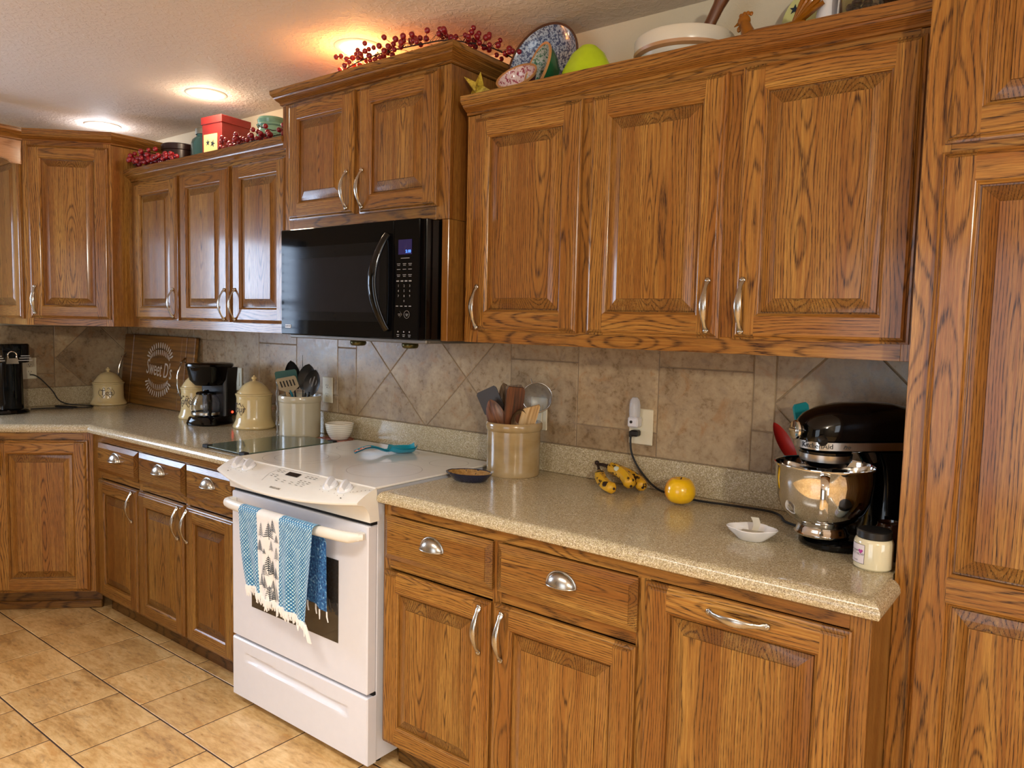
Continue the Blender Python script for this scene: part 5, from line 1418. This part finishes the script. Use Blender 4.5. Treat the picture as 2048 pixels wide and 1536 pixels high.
# dark canister, blue jar, red box, aqua jar
m = M(); m.lathe([(0, 0), (.075, 0), (.080, .006), (.081, .115), (.085, .118), (.086, .142), (.080, .147), (0, .147)], 40)
tag(m.build('dark_tin', pbr('dark_brown_tin', '2c1712', .25), loc=(-1.975, -.185, TZL)), 'dark round tin on the cabinet top behind the left berry sprig', 'tin')
t = thing('mason_jar', 'tall blue-green glass jar with a zinc lid left of the red box', 'jar', (-1.790, -.155, TZL))
m = M(); m.lathe([(0, 0), (.058, 0), (.064, .006), (.065, .135), (.058, .155), (.040, .170), (.038, .180), (0, .180)], 36); m.build('glass', NT('blue_green_glass').set(color=lin('4d7f82'), rough=.07, trans=.45, ior=1.45, coat=.3), t)
m = M(); m.lathe([(0, .1805), (.043, .1805), (.044, .184), (.044, .206), (.040, .210), (0, .210)], 32); m.build('zinc_lid', pbr('zinc', '7c7a6c', .5, .5), t)
t = thing('gift_box', 'red lidded cardboard box with a yellow star card on the cabinet top', 'box', (-1.548, -.190, TZL), .10)
REDB = pbr('red_box_card', '7d2120', .45, var=.08)
m = M(); m.box(-.070, .070, -.078, .078, 0, .19, 0, c=.002); m.build('box_body', REDB, t)
m = M(); m.box(-.074, .074, -.082, .082, .178, .212, 0, c=.002); m.build('lid', REDB, t)
m = M(); m.box(-.056, .040, -.0800, -.0783, .052, .132, 0)
def star(cx, cz, r, y0=-.0806, y1=-.0800, mat=1, rot=0): 
    m.prism([(cx+(r if k % 2 == 0 else r*.4)*math.sin(PI*k/5+rot), cz+(r if k % 2 == 0 else r*.4)*math.cos(PI*k/5+rot)) for k in range(10)], y0, y1, mat)
star(-.026, .095, .015); star(.008, .088, .018, rot=.3)
m.build('star_card', [pbr('yellow_card', 'e6d58e', .6), PINE], t)
t = thing('aqua_jar', 'aqua glass canning jar at the right end of the left cabinet top', 'jar', (-1.205, -.180, TZL))
t.scale = (1.25, 1.25, 1.25)
m = M(); m.lathe([(0, 0), (.048, 0), (.052, .005), (.052, .085), (.046, .098), (.046, .106)], 32); m.build('glass', NT('aqua_glass').set(color=lin('8fd0c4'), rough=.06, trans=.5, ior=1.4), t); 
m = M(); m.lathe([(0, .1065), (.050, .1065), (.052, .110), (.050, .114), (.047, .116), (.050, .128), (.046, .136), (0, .140)], 32); m.build('glass_lid', bpy.data.materials['aqua_glass'], t)
m = M(); m.tube([(-.050, -.01, .09), (-.040, -.035, .115), (0, -.052, .10), (.045, -.03, .085), (.05, 0, .09)], .0018, 6); m.build('wire_bail', TWIG, t)

# spongeware bowls
def sponge(name, base, spot, sc=55, th=.56):
    S = NT(name); n_ = S.noise(S.obj(), sc*2.2, 3, .7); S.set(color=S.mix(S.rng(n_, th-.04, th+.02), lin(base), lin(spot)), rough=.2, coat=.3); return S.m
SPB = sponge('blue_spongeware', 'a9b8cc', '3d4b6e', 60, .52); SPG = sponge('green_spongeware', 'b9c2bd', '3f7358', 60, .55); SPR = sponge('red_spongeware', 'd9c3c3', '96344a', 50, .56)
def bowl(name, label, loc, R_, H_, inm, outm, rot, rim=None, plate_=False):
    t = thing(name, label, 'bowl', loc, 0, 'spongeware bowls on the cabinet top'); t.rotation_euler = rot
    pr_o = [(0, 0), (R_*.42, 0), (R_*.46, .006), (R_*.70, H_*.32), (R_*.90, H_*.68), (R_, H_)]
    m = M(); m.lathe(pr_o, 44); m.build('outside', outm, t)
    m = M(); m.lathe([(R_-.004, H_), (R_*.86, H_*.68), (R_*.65, H_*.35), (R_*.4, .012), (0, .010)], 44); m.build('inside', inm, t)
    m = M(); m.lathe([(R_-.004, H_), (R_-.003, H_+.003), (R_+.003, H_+.003), (R_+.002, H_-.004), (R_, H_)], 44); m.build('rim', rim or pbr('brown_rim', '5a3a28', .4), t)
    return t
bowl('serving_bowl', 'large blue sponge-painted bowl standing upright behind two small bowls', (.238, -.115, 2.266), .135, .050, SPB, pbr('brown_stoneware', '4a3428', .4), (PI/2-.22, 0, 0))
bowl('mixing_bowl', 'green bowl tilted on its side in front of the blue one', (.318, -.205, 2.212), .078, .062, SPG, pbr('green_glaze', '1f5a3a', .2), Vector((-.45, -.85, .25)).to_track_quat('Z', 'Y').to_euler(), pbr('bare_clay_rim', 'c08a54', .5))
bowl('mixing_bowl', 'small red bowl with pink speckled inside in front of the blue one', (.218, -.235, 2.172), .066, .056, SPR, pbr('maroon_glaze', '5c1420', .2), Vector((.08, -.72, .69)).to_track_quat('Z', 'Y').to_euler(), pbr('bare_clay_rim_b', 'c08a54', .5))
# pale yellow star ornament
t = thing('star_ornament', 'mottled yellow tin star lying at the left end of the long cabinet top', 'ornament', (.082, -.290, 2.186))
t.rotation_euler = (.75, .5, .3)
m = M(); pts = [((.068 if k % 2 == 0 else .029)*math.sin(PI*k/5), (.068 if k % 2 == 0 else .029)*math.cos(PI*k/5)) for k in range(10)]
for k in range(10):
    a, b = pts[k], pts[(k+1) % 10]; m.face([(a[0], 0, a[1]), (b[0], 0, b[1]), (0, -.018, 0)]); m.face([(a[0], 0, a[1]), (b[0], 0, b[1]), (0, .018, 0)])
YST = NT('rusty_yellow_paint'); YST.set(color=YST.ramp(YST.noise(YST.obj(), 60, 4, .7), [(.35, '6b5a1a'), (.5, 'b39a2c'), (.7, 'd6c24c')]), rough=.5); m.build('star_body', YST.m, t, angle=5)
# lime bowl
m = M(); m.lathe([(r_, z_*1.28) for r_, z_ in [(.000, .104), (.023, .103), (.050, .084), (.074, .047), (.086, .010), (.088, 0), (.084, 0), (.082, .010), (.070, .044), (.047, .080), (0, .099)]], 48, fn=lambda r, z, a: r*(1+.05*math.cos(5*a)*(1-z/.14)))
tag(m.build('lime_bowl', pbr('lime_glaze', 'b9d21c', .25, var=.08), loc=(.462, -.235, TZ)), 'lime green scalloped bowl turned upside down beside the spongeware bowls', 'bowl')
# big white crock with wooden pestle
CRW = pbr('white_crock_glaze', 'd5cebc', .25, var=.04, vscale=8); BAND = pbr('tan_band', 'b98a5a', .4)
t = thing('mixing_crock', 'large white crock bowl with a tan band on the cabinet top', 'crock', (.738, -.165, TZ))
m = M(); m.lathe([(0, 0), (.10, 0), (.108, .01), (.128, .060), (.138, .066), (.141, .074), (.141, .106), (.137, .112), (.128, .112), (.124, .104), (.115, .03), (0, .015)], 56, sy=1); m.build('bowl_body', CRW, t)
m = M(); m.lathe([(.1290, .0600), (.1392, .0658), (.1418, .0735), (.1412, .0735), (.1283, .0606)], 56); m.build('painted_band', BAND, t)
t = thing('wooden_pestle', 'dark wooden pestle sticking out of the white crock', 'pestle', (.745, -.165, TZ+.02))
t.rotation_euler = (0, .50, 0)
m = M(); m.lathe([(0, 0), (.02, .002), (.026, .03), (.018, .07), (.0155, .15), (.0165, .19), (.020, .215), (.018, .228), (.010, .236), (0, .238)], 20); m.build('turned_wood', WD2, t)
# amber glass hen
AMBG = NT('amber_glass').set(color=lin('b8701a'), rough=.08, trans=.45, ior=1.4, coat=.3)
t = thing('glass_hen', 'amber glass hen dish on top of the long cabinet', 'ornament', (1.005, -.215, TZ), 0)
m = M(); rings = []
for x, zc, ry, rz in ((-.085, .055, .004, .006), (-.075, .055, .022, .022), (-.05, .05, .036, .032), (0, .045, .044, .036), (.04, .048, .036, .032), (.07, .062, .018, .022), (.085, .072, .004, .008)):
    rings.append([(x, ry*math.cos(2*PI*k/20), zc+rz*math.sin(2*PI*k/20)) for k in range(20)])
m.grid(rings, cv=True); m.lathe([(0, 0), (.055, 0), (.06, .01), (.055, .02), (0, .022)], 28, (0, 0, 0), sx=1.3, sy=.8)
m.build('body', AMBG, t, angle=60)
m = M(); m.tube(smooth([(-.055, 0, .06), (-.066, 0, .088), (-.072, 0, .108)], 4), [.027, .026, .024, .022, .020, .018, .0165, .015, .014], 14, rv=[.022, .021, .019, .018, .016, .015, .014, .013, .012])
m.sphere((-.074, 0, .110), .0175, seg=16, rings=10, sy=.75); m.tube([(-.086, 0, .108), (-.101, 0, .101)], [.006, .0008], 8); m.sphere((-.087, 0, .092), .006, sy=.5, sz=1.3)
for k in range(4): m.sphere((-.083+.009*k, 0, .126+(.003 if k in (1, 2) else 0)), .0058, seg=8, rings=6, sy=.5)
m.build('head', AMBG, t)
m = M()
for k in range(5):
    a = .55+.17*k; m.tube([(.055, 0, .07), (.055+.05*math.cos(a), 0, .07+.05*math.sin(a)), (.055+.085*math.cos(a), 0, .07+.083*math.sin(a))], [.012, .011, .004], 8, rv=.006)
m.build('tail', AMBG, t)
# yellow star plate
t = thing('star_plate', 'pale yellow plate with dark stars leaning on the wall behind the glass hen', 'plate', (1.095, -.055, TZ+.12)); t.rotation_euler = (-.12, 0, 0)
m = M(); m.T = Matrix.Rotation(PI/2, 4, 'X'); m.lathe([(0, .0), (.07, .002), (.078, .010), (.118, .016), (.120, .012), (.08, .0), (.07, -.004), (0, -.005)], 48); m.build('plate_body', pbr('pale_yellow_glaze', 'c9c987', .3), t)
for a in (-2.2, -1.15, .2, 1.4, 2.6): m = M(); star(.098*math.cos(a), .098*math.sin(a), .014, -.0165, -.0150, 0, a); m.build('painted_star', PINE, t)
# pitcher-like white vase and a jar of decorations
m = M(); m.lathe([(0, 0), (.030, 0), (.034, .01), (.030, .09), (.022, .14), (.022, .16), (.018, .16), (.018, .14), (0, .12)], 28)
tag(m.build('white_vase', PORC, loc=(1.135, -.180, TZ)), 'narrow white vase between the glass hen and the glass jar', 'vase')
t = thing('glass_jar', 'clear glass jar of dried pods at the right end of the cabinet top', 'jar', (1.245, -.195, TZ))
m = M(); m.lathe([(0, 0), (.07, 0), (.082, .012), (.085, .05), (.082, .11), (.07, .16), (.068, .16), (.079, .11), (.082, .05), (.078, .015), (0, .004)], 40); m.build('glass', GLASS, t)
POD = NT('dried_pods'); POD.set(color=POD.ramp(POD.noise(POD.obj(), 70, 3), [(.35, '2a1814'), (.5, '6b4a34'), (.65, 'b79b6a')]), rough=.5)
m = M(); rnd = random.Random(4)
for k in range(70):
    a = rnd.uniform(0, 2*PI); r = .066*math.sqrt(rnd.random()); m.sphere((r*math.cos(a), r*math.sin(a), rnd.uniform(.016, .12)), rnd.uniform(.009, .014), seg=8, rings=5, sz=rnd.uniform(.6, 1))
tag(m.build('dried_filling', POD.m, t), kind='stuff')
